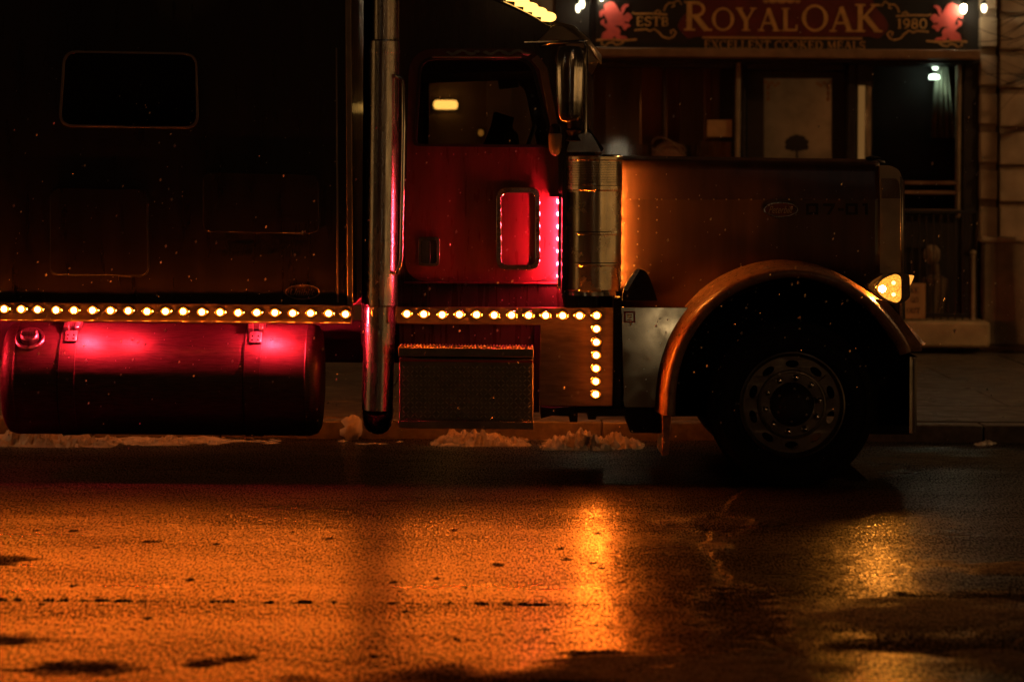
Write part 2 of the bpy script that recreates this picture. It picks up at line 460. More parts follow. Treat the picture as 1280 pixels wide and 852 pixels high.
sm = t.n('ShaderNodeMath', operation='MULTIPLY'); t.l(sp.outputs[0], sm.inputs[0]); 
t.l(gs_.outputs[0], sm.inputs[1]); t.l(sm.outputs[0], t.b.inputs['Specular IOR Level'])
M['asphalt'] = t.mat

M['paving'] = mat('wet_paving', (.10,.085,.07), .45, 0, .45, 2.2, .2, .002, 60)
M['kerb'] = mat('granite_kerb', (.13,.12,.11), .5, 0, .4, 14, .15, .002, 80)
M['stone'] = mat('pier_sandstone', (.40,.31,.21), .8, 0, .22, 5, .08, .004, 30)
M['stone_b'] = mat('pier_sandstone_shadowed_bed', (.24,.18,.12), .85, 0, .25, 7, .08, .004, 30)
M['plinth'] = mat('step_limestone', (.42,.33,.19), .75, 0, .3, 4, .1, .004, 25)
M['pubwood'] = mat('black_shopfront_wood', (.014,.010,.008), .5, 0, .4, 5, .15)
M['pubwall'] = mat('pub_render', (.15,.105,.066), .85, 0, .35, 1.2, .1)
M['beam'] = mat('brown_cornice', (.22,.13,.07), .6, 0, .25, 6, .1)
M['post'] = mat('pale_post_paint', (.30,.24,.16), .5, 0, .25, 6, .1)
M['sign_black'] = mat('sign_black', (.008,.007,.006), .4, 0, .3, 6, .1)
M['sign_red'] = mat('sign_oxblood', (.11,.012,.011), .45, 0, .3, 6, .1)
M['gold'] = mat('sign_gold', (.56,.33,.11), .5, 0, .2, 12, .1)
M['goldline'] = mat('sign_gold_scroll', (.46,.26,.09), .5, 0, .25, 12, .1)
M['lion'] = mat('lion_red', (.62,.10,.09), .5, 0, .15, 12, .1)
M['woodpanel'] = mat('pub_interior_wood', (.30,.14,.055), .6, 0, .45, 2, .1, streak=(3,3,.5))
M['curtain'] = mat('pale_cafe_curtain', (.62,.55,.42), .9, 0, .2, 6, .05)
M['cone_drape'] = mat('grey_green_light_cone', (.34,.36,.28), .9, 0, .3, 5, .05)
M['iron'] = mat('black_iron', (.010,.009,.008), .45, 0, .3, 20, .1)
M['notice'] = mat('notice_board_paper', (.42,.26,.12), .8, 0, .15, 8, .05)
M['ink'] = mat('dark_ink', (.02,.018,.016), .7, 0, .2, 8, .05)
M['wicker'] = mat('wicker', (.20,.09,.05), .7, 0, .4, 30, .1, .004, 40)
M['bark'] = mat('wet_bark', (.03,.022,.017), .7, 0, .4, 12, .1)
M['shopglass'] = glass('shop_glass', (.85,.82,.78))
M['snow'] = mat('dirty_snow', (.42,.38,.34), .75, 0, .3, 8, .1, .006, 26)
M['pot'] = mat('pale_pot', (.34,.25,.17), .8, 0, .3, 8, .1)
M['facade'] = mat('opposite_brick', (.24,.16,.11), .85, 0, .3, 1.5, .1)
M['win_glow'] = emit('window_glow', (1.0, .55, .20), .9)  # glowing panes added for warm stripes in the chrome
M['shop_glow'] = emit('shopfront_glow', (1.0, .52, .15), .66)  # glowing fronts added to put gold reflections on the chrome
M['fan_glow'] = emit('fanlight_glow', (1.0, .84, .55), 2.6)
t = NT('snowflake')
tr = t.n('ShaderNodeBsdfTranslucent'); tr.inputs[0].default_value = (.42,.42,.42,1)
df = t.n('ShaderNodeBsdfDiffuse'); df.inputs[0].default_value = (.42,.42,.42,1)
mx = t.n('ShaderNodeMixShader', i_0=.5); t.l(tr.outputs[0], mx.inputs[1]); t.l(df.outputs[0], mx.inputs[2]); t.l(mx.outputs[0], t.out.inputs[0])
M['flake'] = t.mat
# etched door glass, lit from the bar behind it
t = NT('etched_door_glass')
co = t.coords()
tl = t.n('ShaderNodeBsdfTranslucent'); t.l(t.ramp(t.noise(co, 3.2, 6), [(.3, (.42,.36,.28)), (.72, (.85,.78,.66))]), tl.inputs[0])
t.set(Base_Color=(.03,.02,.012,1), Roughness=.35, Specular_IOR_Level=.4)
e = t.n('ShaderNodeEmission', i_1=.012); e.inputs[0].default_value = (1.0,.45,.14,1)
mx = t.n('ShaderNodeMixShader', i_0=.3); t.l(tl.outputs[0], mx.inputs[1]); t.l(t.b.outputs[0], mx.inputs[2])
ad = t.n('ShaderNodeAddShader'); t.l(mx.outputs[0], ad.inputs[0]); t.l(e.outputs[0], ad.inputs[1]); t.l(ad.outputs[0], t.out.inputs[0])
M['etched'] = t.mat

# ================================================================== ROAD
def vnoise(x, y, cell, seed):
    """smooth value noise on arrays"""
    r = np.random.default_rng(seed); T = r.random((512, 512))
    u, v = x/cell + 1000.37, y/cell + 1000.71
    i, j = np.floor(u).astype(int), np.floor(v).astype(int)
    a, b = u-i, v-j
    a = a*a*(3-2*a); b = b*b*(3-2*b)
    i0, i1, j0, j1 = i % 512, (i+1) % 512, j % 512, (j+1) % 512
    return (T[i0,j0]*(1-a)*(1-b) + T[i1,j0]*a*(1-b) + T[i0,j1]*(1-a)*b + T[i1,j1]*a*b)*2 - 1
def sstep(a, b, x):
    t = np.clip((x-a)/(b-a), 0, 1); return t*t*(3-2*t)
def seg_dist(x, y, pts):
    d = np.full(x.shape, 1e9)
    for (x0,y0), (x1,y1) in zip(pts[:-1], pts[1:]):
        vx, vy = x1-x0, y1-y0; L = vx*vx+vy*vy
        t = np.clip(((x-x0)*vx + (y-y0)*vy)/L, 0, 1)
        d = np.minimum(d, np.hypot(x-x0-t*vx, y-y0-t*vy))
    return d
def patch(x, y, px0, px1, py0, py1, soft=.35, wob=.35, seed=1):
    """irregular oval patch on the road"""
    xa, _ = G(px0, (py0+py1)/2); xb, _ = G(px1, (py0+py1)/2)
    _, ya = G((px0+px1)/2, py0); _, yb = G((px0+px1)/2, py1)
    cx, cy, rx, ry = (xa+xb)/2, (ya+yb)/2, abs(xb-xa)/2, abs(ya-yb)/2
    d = np.hypot((x-cx)/rx, (y-cy)/ry)
    d = d + wob*vnoise(x, y, max(rx*.35,.05), seed) + wob*.5*vnoise(x, y, max(ry*.3,.03), seed+1)
    return 1 - sstep(1-soft, 1+soft*.3, d)

xs = np.arange(-4.3, 4.3001, .0085)
ys = np.concatenate([np.arange(-7.9, .3, .0115), np.arange(.3, 2.99, .03), [2.985]])
gx, gy = np.meshgrid(xs, ys)
x, y = gx.ravel(), gy.ravel()
dry = np.zeros_like(x); tar = np.zeros_like(x)
for k, a in enumerate([(1010,1420,752,800),(640,1060,818,870),(1180,1420,805,850),(1130,1420,700,722),(860,1010,812,850),(1080,1420,566,590),(1000,1120,574,600)]):
    dry = np.maximum(dry, patch(x, y, *a, soft=.5, wob=.45, seed=20+3*k)*.9)
for k, a in enumerate([(873,918,678,688)]):
    dry = np.maximum(dry, patch(x, y, *a, soft=.4, wob=.3, seed=60+3*k)*.8)
for k, a in enumerate([(-90,58,693,707),(-120,98,788,806),(228,282,824,834),(268,320,818,828),(174,204,674,678),(400,422,670,674),(355,830,838,900),(700,800,812,822),(700,716,698,702),(20,190,826,842),(860,1010,722,812),(1130,1420,738,756),(1000,1420,797,822),(830,960,640,668)]):
    tar = np.maximum(tar, patch(x, y, *a, soft=.55, wob=.35, seed=90+3*k))
for k in range(34):                                     # small dark pits
    px, py = random.uniform(-10, 860), random.uniform(650, 845)
    r = random.uniform(2.5, 6.5)
    tar = np.maximum(tar, patch(x, y, px-r, px+r, py-r*.34, py+r*.34, soft=.3, wob=.3, seed=200+k))
tar = np.clip(tar, 0, 1)*(1-dry*.6)
xw, yw = x + .010*vnoise(x, y, .05, 14), y + .010*vnoise(x, y, .05, 15)
st1, st2 = vnoise(xw, yw*.8, .026, 1), vnoise(xw, yw*.8, .048, 2)
h = (.0007*np.clip(st1, -.35, 1) + .0008*np.clip(st2, -.3, 1) + .0011*vnoise(x, y, .075, 3) + .0018*vnoise(x, y, .2, 4) + .006*vnoise(x, y, 1.3, 5))
h *= (1 - .45*dry)
h += .010*dry - .0045*tar
_, yseam = G(400, 753.5)
ws = np.abs(y - yseam - .012*vnoise(x, y, .7, 8)*(1+0*x))
seam = np.exp(-(ws/.020)**2)*(x < G(880, 753)[0])*(.55 + .45*vnoise(x, y, .22, 9))
seam *= .45 + .55*np.clip(.3 + 1.6*vnoise(x, y*0, .5, 17), 0, 1)
h -= .006*seam
h += .009*np.clip(.3+1.6*vnoise(x, y*0, .035, 18), 0, 1)*(x < G(700, 753)[0])*np.exp(-((y-yseam-.04)/.02)**2)*(x < G(880, 753)[0])
crack = [G(*p) for p in [(925,612),(905,632),(884,655),(878,678),(892,700),(905,722),(902,745),(925,772),(965,800),(1000,822)]]
dc = seg_dist(x + .02*vnoise(x, y, .12, 12), y + .05*vnoise(x, y, .2, 13), crack)
h -= .006*np.exp(-(dc/.018)**2)
crk = np.exp(-(dc/.03)**2)
tar = np.clip(tar + .6*crk, 0, 1)
edge = np.minimum.reduce([x - xs[0], xs[-1] - x, y - ys[0]])
h = np.where(edge < .2, h*(edge/.2) - .030*(1-np.clip(edge/.2,0,1)), h)
nx, ny = len(xs), len(ys)
idx = np.arange(nx*ny).reshape(ny, nx)
q = np.stack([idx[:-1,:-1], idx[:-1,1:], idx[1:,1:], idx[1:,:-1]], -1).reshape(-1, 4)
me = bpy.data.meshes.new('road')
me.vertices.add(nx*ny); me.vertices.foreach_set('co', np.stack([x, y, h], 1).astype(np.float32).ravel())
me.loops.add(q.size); me.loops.foreach_set('vertex_index', q.ravel().astype(np.int32))
me.polygons.add(len(q)); me.polygons.foreach_set('loop_start', (np.arange(len(q))*4).astype(np.int32))
me.polygons.foreach_set('use_smooth', np.ones(len(q), bool))
for nm, a in (('dry', dry), ('tar', tar)):
    at = me.attributes.new(nm, 'FLOAT', 'POINT'); at.data.foreach_set('value', a.astype(np.float32))
me.materials.append(M['asphalt']); me.update(calc_edges=True)
link('road', me, kind='structure')
b = MB(); b.box(-90, 90, -19.0, 2.99, -.25, -.032)
b.obj('roadway', M['asphalt'], kind='structure')
b = MB(); b.box(-250, 250, -250, 250, -.8, -.30)
b.obj('ground', M['asphalt'], kind='structure')

# kerb of separate granite stones, paved footway of separate slabs
kr = bpy.data.objects.new('kerb', None); COL.objects.link(kr); kr['kind'] = 'structure'; kr.location = (0, 3.1, 0)
b = MB(); b.box(-.445, .445, -.11, .11, -.28, .13)
kme = b.mesh('kerb_stone', M['kerb'])
for k in range(-8, 9):
    o = link('kerb_stone', kme, kr, bevel=.012, loc=(k*.9 + .2, 3.1 + random.uniform(-.004,.004), random.uniform(-.004,.004)))
b = MB(); b.box(-90, -7.4, 2.99, 3.21, -.28, .13); b.box(8.76, 90, 2.99, 3.21, -.28, .13)
b.obj('kerb_run', M['kerb'], kr)
fw = bpy.data.objects.new('footway', None); COL.objects.link(fw); fw['kind'] = 'structure'; fw.location = (0, 7, 0)
slabs = {}
rows = [3.22, 4.62, 6.15, 7.6, 9.1, 11.0]
for j in range(5):
    w_ = 1.9
    sb = MB(); sb.box(-w_/2+.006, w_/2-.006, -(rows[j+1]-rows[j])/2+.008, (rows[j+1]-rows[j])/2-.008, -.1, 0)
    sme = sb.mesh('paving_slab', M['paving'])
    for k in range(-4, 5):
        o = link('paving_slab', sme, fw, bevel=.008, loc=(k*w_ + (j%2)*.95, (rows[j]+rows[j+1])/2, .132 + random.uniform(-.005,.004)))
        o.rotation_euler = (random.uniform(-.003,.003), random.uniform(-.003,.003), 0)
b = MB(); b.box(-90, 90, 3.22, 14, -.28, .11)
b.obj('footway_bed', M['paving'], fw)

# thin slush lying in the gutter
nx_, ny_ = 620, 44
X, Yg = np.meshgrid(np.linspace(-4.2, 4.3, nx_), np.linspace(2.42, 2.98, ny_))
v = np.clip((Yg-2.42)/.56, 0, 1)
z = .020*vnoise(X, Yg, .5, 301) + .014*vnoise(X, Yg, .16, 302) + .008*vnoise(X, Yg, .05, 303) + .004*vnoise(X, Yg, .02, 304) - .019 + .016*v*v - .05*(1-np.clip(v/.25,0,1))
z = np.where(X > 1.3, z-.012, z)
bb = MB(); vs = np.stack([X, Yg, np.maximum(z, -.025)], -1).reshape(-1, 3)
zz_ = z.ravel(); fs = []
for j in range(ny_-1):
    for i in range(nx_-1):
        q_ = (j*nx_+i, j*nx_+i+1, (j+1)*nx_+i+1, (j+1)*nx_+i)
        if max(zz_[k] for k in q_) > -.02: fs.append(q_)
bb.add(vs, fs); bb.obj('gutter_slush', M['snow'], smooth=60, kind='stuff')
# lumps of snow along the kerb
def snow_heap(px0, px1, pyb, hh, seed, lab, depth=.55):
    Y = 2.55
    x0, y0 = G(px0, pyb); x1, _ = G(px1, pyb)
    nx_, ny_ = 150, 36
    X, Yg = np.meshgrid(np.linspace(x0, x1, nx_), np.linspace(y0-.05, y0+depth, ny_))
    u = (X-x0)/(x1-x0); v = (Yg-y0+.05)/(depth+.05)
    z = np.sin(PI*np.clip(u,0,1))**.5*np.sin(PI*np.clip(v,0,1))**.6
    z = z*(hh*.62 + hh*.6*vnoise(X, Yg, .14, seed) + hh*.55*vnoise(X, Yg, .075, seed+1) + hh*.42*vnoise(X, Yg, .035, seed+2) + hh*.28*vnoise(X, Yg, .014, seed+3)) - .014
    bb = MB()
    vs = np.stack([X, Yg, z], -1).reshape(-1, 3)
    fs = [(j*nx_+i, j*nx_+i+1, (j+1)*nx_+i+1, (j+1)*nx_+i) for j in range(ny_-1) for i in range(nx_-1)]
    bb.add(vs, fs)
    o = bb.obj('snow_heap', M['snow'], smooth=28)
    o['label'] = lab; o['category'] = 'snow heap'; o['group'] = 'snow heaps in the gutter'
    return o
snow_heap(535, 668, 557, .085, 31, 'low crusty snow heap in the gutter beneath the tread plate step box')
snow_heap(672, 815, 562, .088, 41, 'largest ragged snow heap in the gutter just behind the front wheel')
snow_heap(-30, 145, 557, .085, 51, 'snow heap in the gutter beneath the left end of the fuel tank')
snow_heap(150, 285, 556, .04, 61, 'thin smear of snow in the gutter beneath the middle of the fuel tank')
snow_heap(1200, 1252, 557, .04, 71, 'tiny snow heap in the gutter beyond the front bumper')
b = MB()
c = W(440, 537, 2.9)
b.ball((c.x, c.y, c.z), .075, .08, .10, 16, 10)
o = b.obj('snow_lump', M['snow'], smooth=80); o['label'] = 'round red lit snow lump on the kerb below the exhaust pipe'; o['category'] = 'snow lump'
for v in o.data.vertices:
    n = math.sin(v.co.x*60)*math.sin(v.co.z*70+1)*.022 + random.uniform(-.008,.008); v.co += v.normal*n

# ================================================================== PUB
YF = 11.7
def YP(x0, y0, x1, y1, Y0, Y1, name, m, parent=None, bevel=0, **kw):
    bb = MB(); pbox(bb, x0, y0, x1, y1, Y0, Y1); return bb.obj(name, m, parent, bevel, **kw)
base = W(980, 432, YF)
pub = thing('pub_building', 'dark pub shopfront with etched glass door and rusticated stone pier behind the truck', 'building', (base.x, YF, .13))
# upper wall, left hand wall seen through the cab, stall risers, back of the front
YP(-900, -900, 735, 445, YF, YF+.3, 'wall', M['pubwall'], pub)
YP(735, -900, 1400, -16, YF+.02, YF+.3, 'upper_wall', M['pubwood'], pub)
YP(735, 228, 926, 445, YF, YF+.3, 'stall_riser', M['pubwood'], pub, .01)
YP(1062, 268, 1226, 445, YF+.02, YF+.3, 'stall_riser', M['pubwood'], pub, .01)
for k in range(5):
    YP(742+k*37, 240, 742+k*37+31, 425, YF-.02, YF+.01, 'riser_panel', M['pubwood'], pub, .008)
YP(690, -900, 746, 445, YF-.03, YF+.02, 'pilaster', M['pubwood'], pub, .02)
YP(735, 62.5, 1226, 71, YF-.42, YF+.1, 'cornice', M['beam'], pub, .015)
YP(735, 71, 1226, 77, YF-.2, YF+.1, 'cornice_moulding', M['pubwood'], pub, .01)
YP(735, -16, 1226, 62, YF-.02, YF+.3, 'fascia_board', M['pubwood'], pub)
# left window
YP(735, 77, 742, 228, YF-.03, YF+.12, 'window_post', M['pubwood'], pub, .01)
YP(918.5, 77, 926, 445, YF-.06, YF+.14, 'window_post', M['post'], pub, .01)
wl = YP(742, 77, 918.5, 84, YF-.02, YF+.1, 'window', M['pubwood'], pub, .005)
YP(742, 84, 918.5, 222, YF+.05, YF+.058, 'pane', M['shopglass'], wl)
YP(742, 222, 918.5, 229, YF-.08, YF+.1, 'sill', M['post'], wl, .008)
YP(829, 84, 832, 222, YF+.02, YF+.09, 'glazing_bar', M['pubwood'], wl, .004)
# door and its frame
YP(926, 77, 932, 445, YF+.1, YF+.45, 'door_jamb', M['pubwood'], pub, .01)
YP(1058, 77, 1071, 445, YF+.02, YF+.45, 'door_jamb', M['pubwood'], pub, .01)
YP(932, 77, 1058, 88, YF+.1, YF+.45, 'door_head', M['pubwood'], pub, .01)
dr = bpy.data.objects.new('door', None); COL.objects.link(dr); dr.parent = pub; dr.location = Vector((0, .3, 0))
bb = MB(); bb.panel(XZ(rect(932, 88, 1058, 440), YF+.3), YF+.3, YF+.35, [XZ(rect(955, 98, 1040, 300), YF+.3)])
bb.obj('door_leaf', M['pubwood'], dr, .006)
YP(953, 96, 1042, 302, YF+.325, YF+.34, 'etched_pane', M['etched'], dr)
# oak tree and corner scrolls etched on the pane
bb = MB()
rt_ = random.Random(3)
blobs = [(996,175,7),(989,179,5.5),(1003,179,5.5),(985,184,4),(1007,184,4),(992,183,5.5),(1000,183,5.5)]
blobs += [(996 + 12.5*math.cos(R(q))*rt_.uniform(.85,1.08), 181 + 10.5*math.sin(R(q))*(rt_.uniform(.9,1.1) if math.sin(R(q)) < 0 else .62), rt_.uniform(1.6,2.6)) for q in range(0, 360, 15)]
for cx, cy, r in blobs:
    ln = XZ([(cx + (r+rt_.uniform(-.4,.4))*math.cos(2*PI*k/11), cy + (r+rt_.uniform(-.4,.4))*.95*math.sin(2*PI*k/11)) for k in range(11)], YF+.322)
    bb.panel(ln, YF+.318 - rt_.uniform(0,.003), YF+.323)
bb.panel(XZ([(993.6,203),(995,194),(994.4,184),(997.8,184),(997.2,194),(998.8,203)], YF+.322), YF+.319, YF+.3232)
bb.obj('oak_emblem', M['ink'], dr)
for cx, sg in ((957, 1), (1038, -1)):
    bb = MB()
    for k in range(5):
        a = [(cx + sg*(k*4 + 2.2*math.cos(R(q*36))), 103 + (k%2)*3 + 2.2*math.sin(R(q*36)) + .4*k) for q in range(10)]
        bb.panel(XZ(a, YF+.322), YF+.3185 + k*.0006, YF+.3235)
    for k in range(3):
        a = [(cx + sg*(3 + 2*math.cos(R(q*40))), 110 + k*7 + 3*math.sin(R(q*40))) for q in range(9)]
        bb.panel(XZ(a, YF+.322), YF+.318 + k*.0006, YF+.3235)
    bb.obj('etched_scroll', M['goldline'], dr)
# lit sidelight
sl = YP(1071, 77, 1092, 107, YF-.01, YF+.14, 'sidelight', M['pubwood'], pub, .006)
YP(1072, 107, 1081.5, 262, YF+.06, YF+.07, 'pane', emit('sidelight_lit', (1.0,.46,.12), .14), sl)
YP(1082.5, 107, 1089.5, 262, YF+.03, YF+.07, 'post', M['post'], sl, .006)
# right window
wr = YP(1092, 77, 1197, 82, YF-.01, YF+.1, 'window', M['pubwood'], pub, .006)
YP(1092, 82, 1197, 262, YF+.05, YF+.058, 'pane', M['shopglass'], wr)
YP(1196.5, 77, 1202, 272, YF-.05, YF+.14, 'window_post', M['post'], pub, .008)
YP(1202, 71, 1225, 445, YF-.04, YF+.3, 'pilaster', M['pubwood'], pub, .02)
for y0 in (226.5, 238.5):
    YP(1092, y0, 1196, y0+3.6, YF-.02, YF+.08, 'transom', M['beam'], wr, .004)
YP(1092, 262, 1202, 266, YF-.1, YF+.1, 'sill', M['beam'], wr, .006)
# bar room behind the glass
YP(735, 60, 1226, 66, YF+.36, YF+3.3, 'room_ceiling', M['woodpanel'], pub)
YP(600, 40, 1340, 470, YF+3.3, YF+3.4, 'room_wall', M['woodpanel'], pub)
YP(922, 77, 928, 440, YF+.5, YF+3.3, 'room_wall', M['pubwood'], pub)
for k, (a, c) in enumerate([(735,757),(800,829),(832,850),(880,890)]):
    YP(a, 84, c, 222, YF+.9+.1*k, YF+.96+.1*k, 'wall_panel', M['woodpanel'], pub, .01)
for k, (a, c) in enumerate([(744,764),(766,785),(788,812),(855,872),(874,915)]):
    bb = MB(); p0 = W(a, 222, YF+.25); p1 = W(c, 181 - (k==4)*4, YF+.25)
    n = 14
    for i in range(n):
        xa, xb = p0.x + (p1.x-p0.x)*i/n, p0.x + (p1.x-p0.x)*(i+1)/n
        ya, yb = YF+.25+.02*math.sin(i*1.9), YF+.25+.02*math.sin((i+1)*1.9)
        bb.add([(xa,ya,p0.z),(xb,yb,p0.z),(xb,yb,p1.z),(xa,ya,p1.z),(xa,ya+.006,p0.z),(xb,yb+.006,p0.z),(xb,yb+.006,p1.z),(xa,ya+.006,p1.z)],
               [(0,1,2,3),(5,4,7,6),(3,2,6,7),(1,0,4,5)])
    o = bb.obj('cafe_curtain', M['curtain']); o['category'] = 'curtain'; o['group'] = 'cafe curtains in the left pub window'
    o['label'] = ['pale cafe curtain at the left end of the pub window','second pale cafe curtain from the left in the pub window','pale cafe curtain just left of the wicker dome','narrow pale cafe curtain just right of the wicker dome','widest pale cafe curtain beside the white window post'][k]
o = YP(884, 150, 915, 171, YF+.03, YF+.045, 'window_notice', M['notice']); o['label'] = 'small blank tan notice stuck inside the left pub window'; o['category'] = 'notice'
# lamp and pale sheet standing in for a lamp reflection and its cone
bb = MB(); n = 18
for i in range(n):
    t0, t1 = i/n, (i+1)/n
    def q(t, top): 
        p = W((1171 if top else 1164) + t*((1184 if top else 1193)-(1171 if top else 1164)), 82 if top else 172, YF+.3)
        return (p.x, p.y + .03*math.sin(t*24), p.z)
    bb.add([q(t0,0), q(t1,0), q(t1,1), q(t0,1)], [(0,1,2,3)])
o = bb.obj('cone_drape', M['cone_drape'], smooth=80); so = o.modifiers.new('thick', 'SOLIDIFY'); so.thickness = .008
o['label'] = 'pale folded sheet added as the light cone under the lamp in the right pub window'; o['category'] = 'cone_drape'
lp = W(1169, 86, YF+.2)
lt = thing('reflected_lamp', 'cool greenish double shade lamp built in place of a lamp reflection in the right pub window', 'lamp', lp)
bb = MB(); bb.lathe([(.005,.06),(.04,.05),(.055,.0),(.05,-.005)], (lp.x-.01, lp.y, lp.z+.02), n=16); bb.obj('lamp_shade', M['iron'], lt)
bb = MB(); bb.lathe([(.002,.05),(.046,.04),(.02,-.03),(.002,-.032)], (lp.x+.0, lp.y-.005, lp.z+.02), n=16); bb.obj('bulb', M['lamp_green'], lt)
bb = MB(); bb.lathe([(.002,.02),(.05,.012),(.055,-.03),(.002,-.034)], (lp.x-.01, lp.y-.005, lp.z-.075), n=16); bb.obj('bulb', M['lamp_green'], lt)
bb = MB(); bb.tube([(lp.x,lp.y,lp.z+.2),(lp.x,lp.y,lp.z-.05)], .006); bb.obj('rod', M['iron'], lt)
sp_ = bpy.data.lights.new('lamp_beam', 'SPOT'); sp_.energy = 2.6; sp_.color = (.75,1.0,.72); sp_.spot_size = R(75); sp_.spot_blend = .6; sp_.shadow_soft_size = .03
so_ = bpy.data.objects.new('lamp_beam', sp_); COL.objects.link(so_); so_.parent = lt; so_.location = (.02, -.03, -.02)
so_.rotation_euler = (R(14), R(-16), 0)
# lamp added to brighten the door glass; pendant in the bar
hl = W(1052, 150, YF+.85)
ht = thing('added_pane_lamp', 'unseen warm lamp added behind the right edge of the etched door glass', 'lamp', hl)
bb = MB(); bb.ball((hl.x,hl.y,hl.z), .045,.045,.06); bb.obj('bulb', emit('pane_bulb_lit', (1.0,.36,.09), 21), ht)
bb = MB(); bb.lathe([(.05,.05),(.03,.08),(.012,.3),(.012,.9)], hl, n=14); bb.obj('lamp_rod', M['iron'], ht)
pn = W(716, 118, YF+1.2)
pt = thing('pendant_lamp', 'warm pendant lamp hanging in the bar room beyond the left window edge', 'lamp', pn)
bb = MB(); bb.lathe([(.01,.1),(.06,.08),(.14,-.03),(.13,-.03)], pn, n=20); bb.obj('lamp_shade', M['iron'], pt)
bb = MB(); bb.ball((pn.x,pn.y,pn.z-.02), .05,.05,.05); bb.obj('bulb', emit('pendant_bulb_lit', (1.0,.50,.18), 110), pt)

YP(1086, 66, 1090, 445, YF+.45, YF+3.3, 'room_wall', M['pubwood'], pub)  # partition added to keep the door lamp out of the right window
YP(1090, 76, 1198, 268, YF+.62, YF+.66, 'dark_backing', M['pubwood'], pub)  # dark sheet added to keep the right window black
# domed basket on the sill
c = W(836, 194, YF-.35)
bb = MB(); bb.lathe([(.16,-.22),(.16,-.02),(.145,.04),(.12,.085),(.08,.12),(.03,.138),(.002,.14)], (c.x, YF-.35, c.z), n=28)
dome = thing('wicker_dome', 'domed brown wicker basket standing before the left pub window', 'basket', (c.x, YF-.35, c.z-.22))
bb.obj('basket_body', M['wicker'], dome)
for k, (a, tilt) in enumerate([(0,.55),(0,.2),(0,-.25),(1,.9)]):
    bb = MB()
    pts = [(c.x + .165*math.cos(R(180-q*12))*(1-.0*k), YF-.35-.168*math.sin(R(q*12))*.7-.02, c.z + .02 + tilt*.1*math.cos(R(q*12)) + .05*math.sin(R(q*12))*(k-.5)) for q in range(0,16)]
    bb.tube(pts, .008, 6); bb.obj('cane_band', M['beam'], dome)
bb = MB(); pbox(bb, 810, 222, 862, 445, YF-.52, YF-.18); bb.obj('stand', M['pubwood'], dome, .01)

# pub sign
SY = YF-.22
sg = thing('pub_sign', 'long black and oxblood pub sign with gold lettering and two red lions', 'sign', (W(976, 60, SY).x, SY, W(976, 60, SY).z))
bb = MB(); pbox(bb, 746, -12, 1206, 61, SY, SY+.1); bb.obj('sign_board', M['sign_black'], sg, .01)
cp = [(872,-8),(1084,-8),(1092,2),(1096,12),(1106,22),(1112,34),(1106,42),(1098,50),(1090,46),(870,46),(860,50),(854,42),(846,34),(852,22),(862,12),(866,2)]
bb = MB(); bb.panel(XZ(rnd(cp, 5, 3), SY), SY-.012, SY-.001); bb.obj('centre_panel', M['sign_red'], sg, .003)
sp2 = [(876,48),(1080,48),(1088,55),(1080,62.5),(876,62.5),(868,55)]
bb = MB(); bb.panel(XZ(rnd(sp2, 4, 3), SY), SY-.018, SY-.001); bb.obj('strap_panel', M['sign_black'], sg, .003)
bb = MB(); pbox(bb, 878, 47.2, 1078, 48.4, SY-.022, SY-.001); bb.obj('gold_line', M['goldline'], sg)
bb = MB()
pa, pb_ = W(858, 41.5, SY), W(980, 41.5, SY)
top = W(858, 5, SY); H1 = top.z - pa.z
serif_text(bb, [('R',1.16),('O',.92),('Y',.92),('A',.92),('L',.92)], H1/1.16, W(855,40,SY).x, W(1000,40,SY).x, W(920,39,SY).z, SY-.012)
serif_text(bb, [('O',1.06),('A',1.0),('K',1.1)], H1/1.16, W(1002,40,SY).x, W(1103,40,SY).x, W(1050,40,SY).z, SY-.012)
bb.obj('main_lettering', M['gold'], sg)
bb = MB(); p = W(880, 61, SY); q_ = W(880, 50.5, SY)
serif_text(bb, [(c, 1) for c in 'EXCELLENT COOKED MEALS'], q_.z-p.z, p.x, W(1082,61,SY).x, p.z, SY-.018)
bb.obj('strap_lettering', M['goldline'], sg)
bb = MB(); p = W(795, 32.6, SY); q_ = W(795, 21, SY)
serif_text(bb, [('E',1),('S',1),('T',1),('B',.95)], q_.z-p.z, p.x, W(837,32,SY).x, p.z, SY)
bb.obj('date_lettering', M['gold'], sg); bb = MB()
p = W(1121, 36, SY); q_ = W(1121, 23.5, SY)
serif_text(bb, [('1',1),('9',1),('8',1),('0',1)], q_.z-p.z, p.x, W(1160,36,SY).x, p.z, SY)
bb.obj('date_lettering', M['gold'], sg)
def scrolls(mir):
    bb = MB()
    fx = (lambda a: a) if not mir else (lambda a: 1954-a)
    k = 0
    def st(pts, t):
        nonlocal k
        k += 1
        P_ = XZ([(fx(a), c + (2 if mir else 0)) for a, c in pts], SY)
        L, Q = ribbon(P_, t); L = [tuple(v) for v in L]; Q = [tuple(v) for v in Q]
        bb.panel(L + Q[::-1], SY-.006-.0005*k, SY-.0005)
    st([(790,16),(794,17.6),(812,17.2),(834,18.6)], .018)
    st([(818,16.5),(822,13),(826,15),(824,17.5)], .014)
    st([(793,38),(808,36.8),(812,39),(818,36.5),(824,41),(828,46),(836,48.5),(842,46),(845,41),(842,37.5),(838,39),(839.5,43)], .017)
    st([(830,14),(832,8),(836,4),(842,4),(843,8),(839.5,9)], .016)
    st([(842,4),(848,0),(852,6)], .014)
    st([(745,50.5),(760,49),(778,51),(796,49.5)], .02)
    st([(752,52),(752,56),(757,57.5),(760,54),(766,53),(770,56.5),(776,55),(780,52.5)], .016)
    return bb.obj('gold_scroll', M['goldline'], sg)
scrolls(False); scrolls(True)
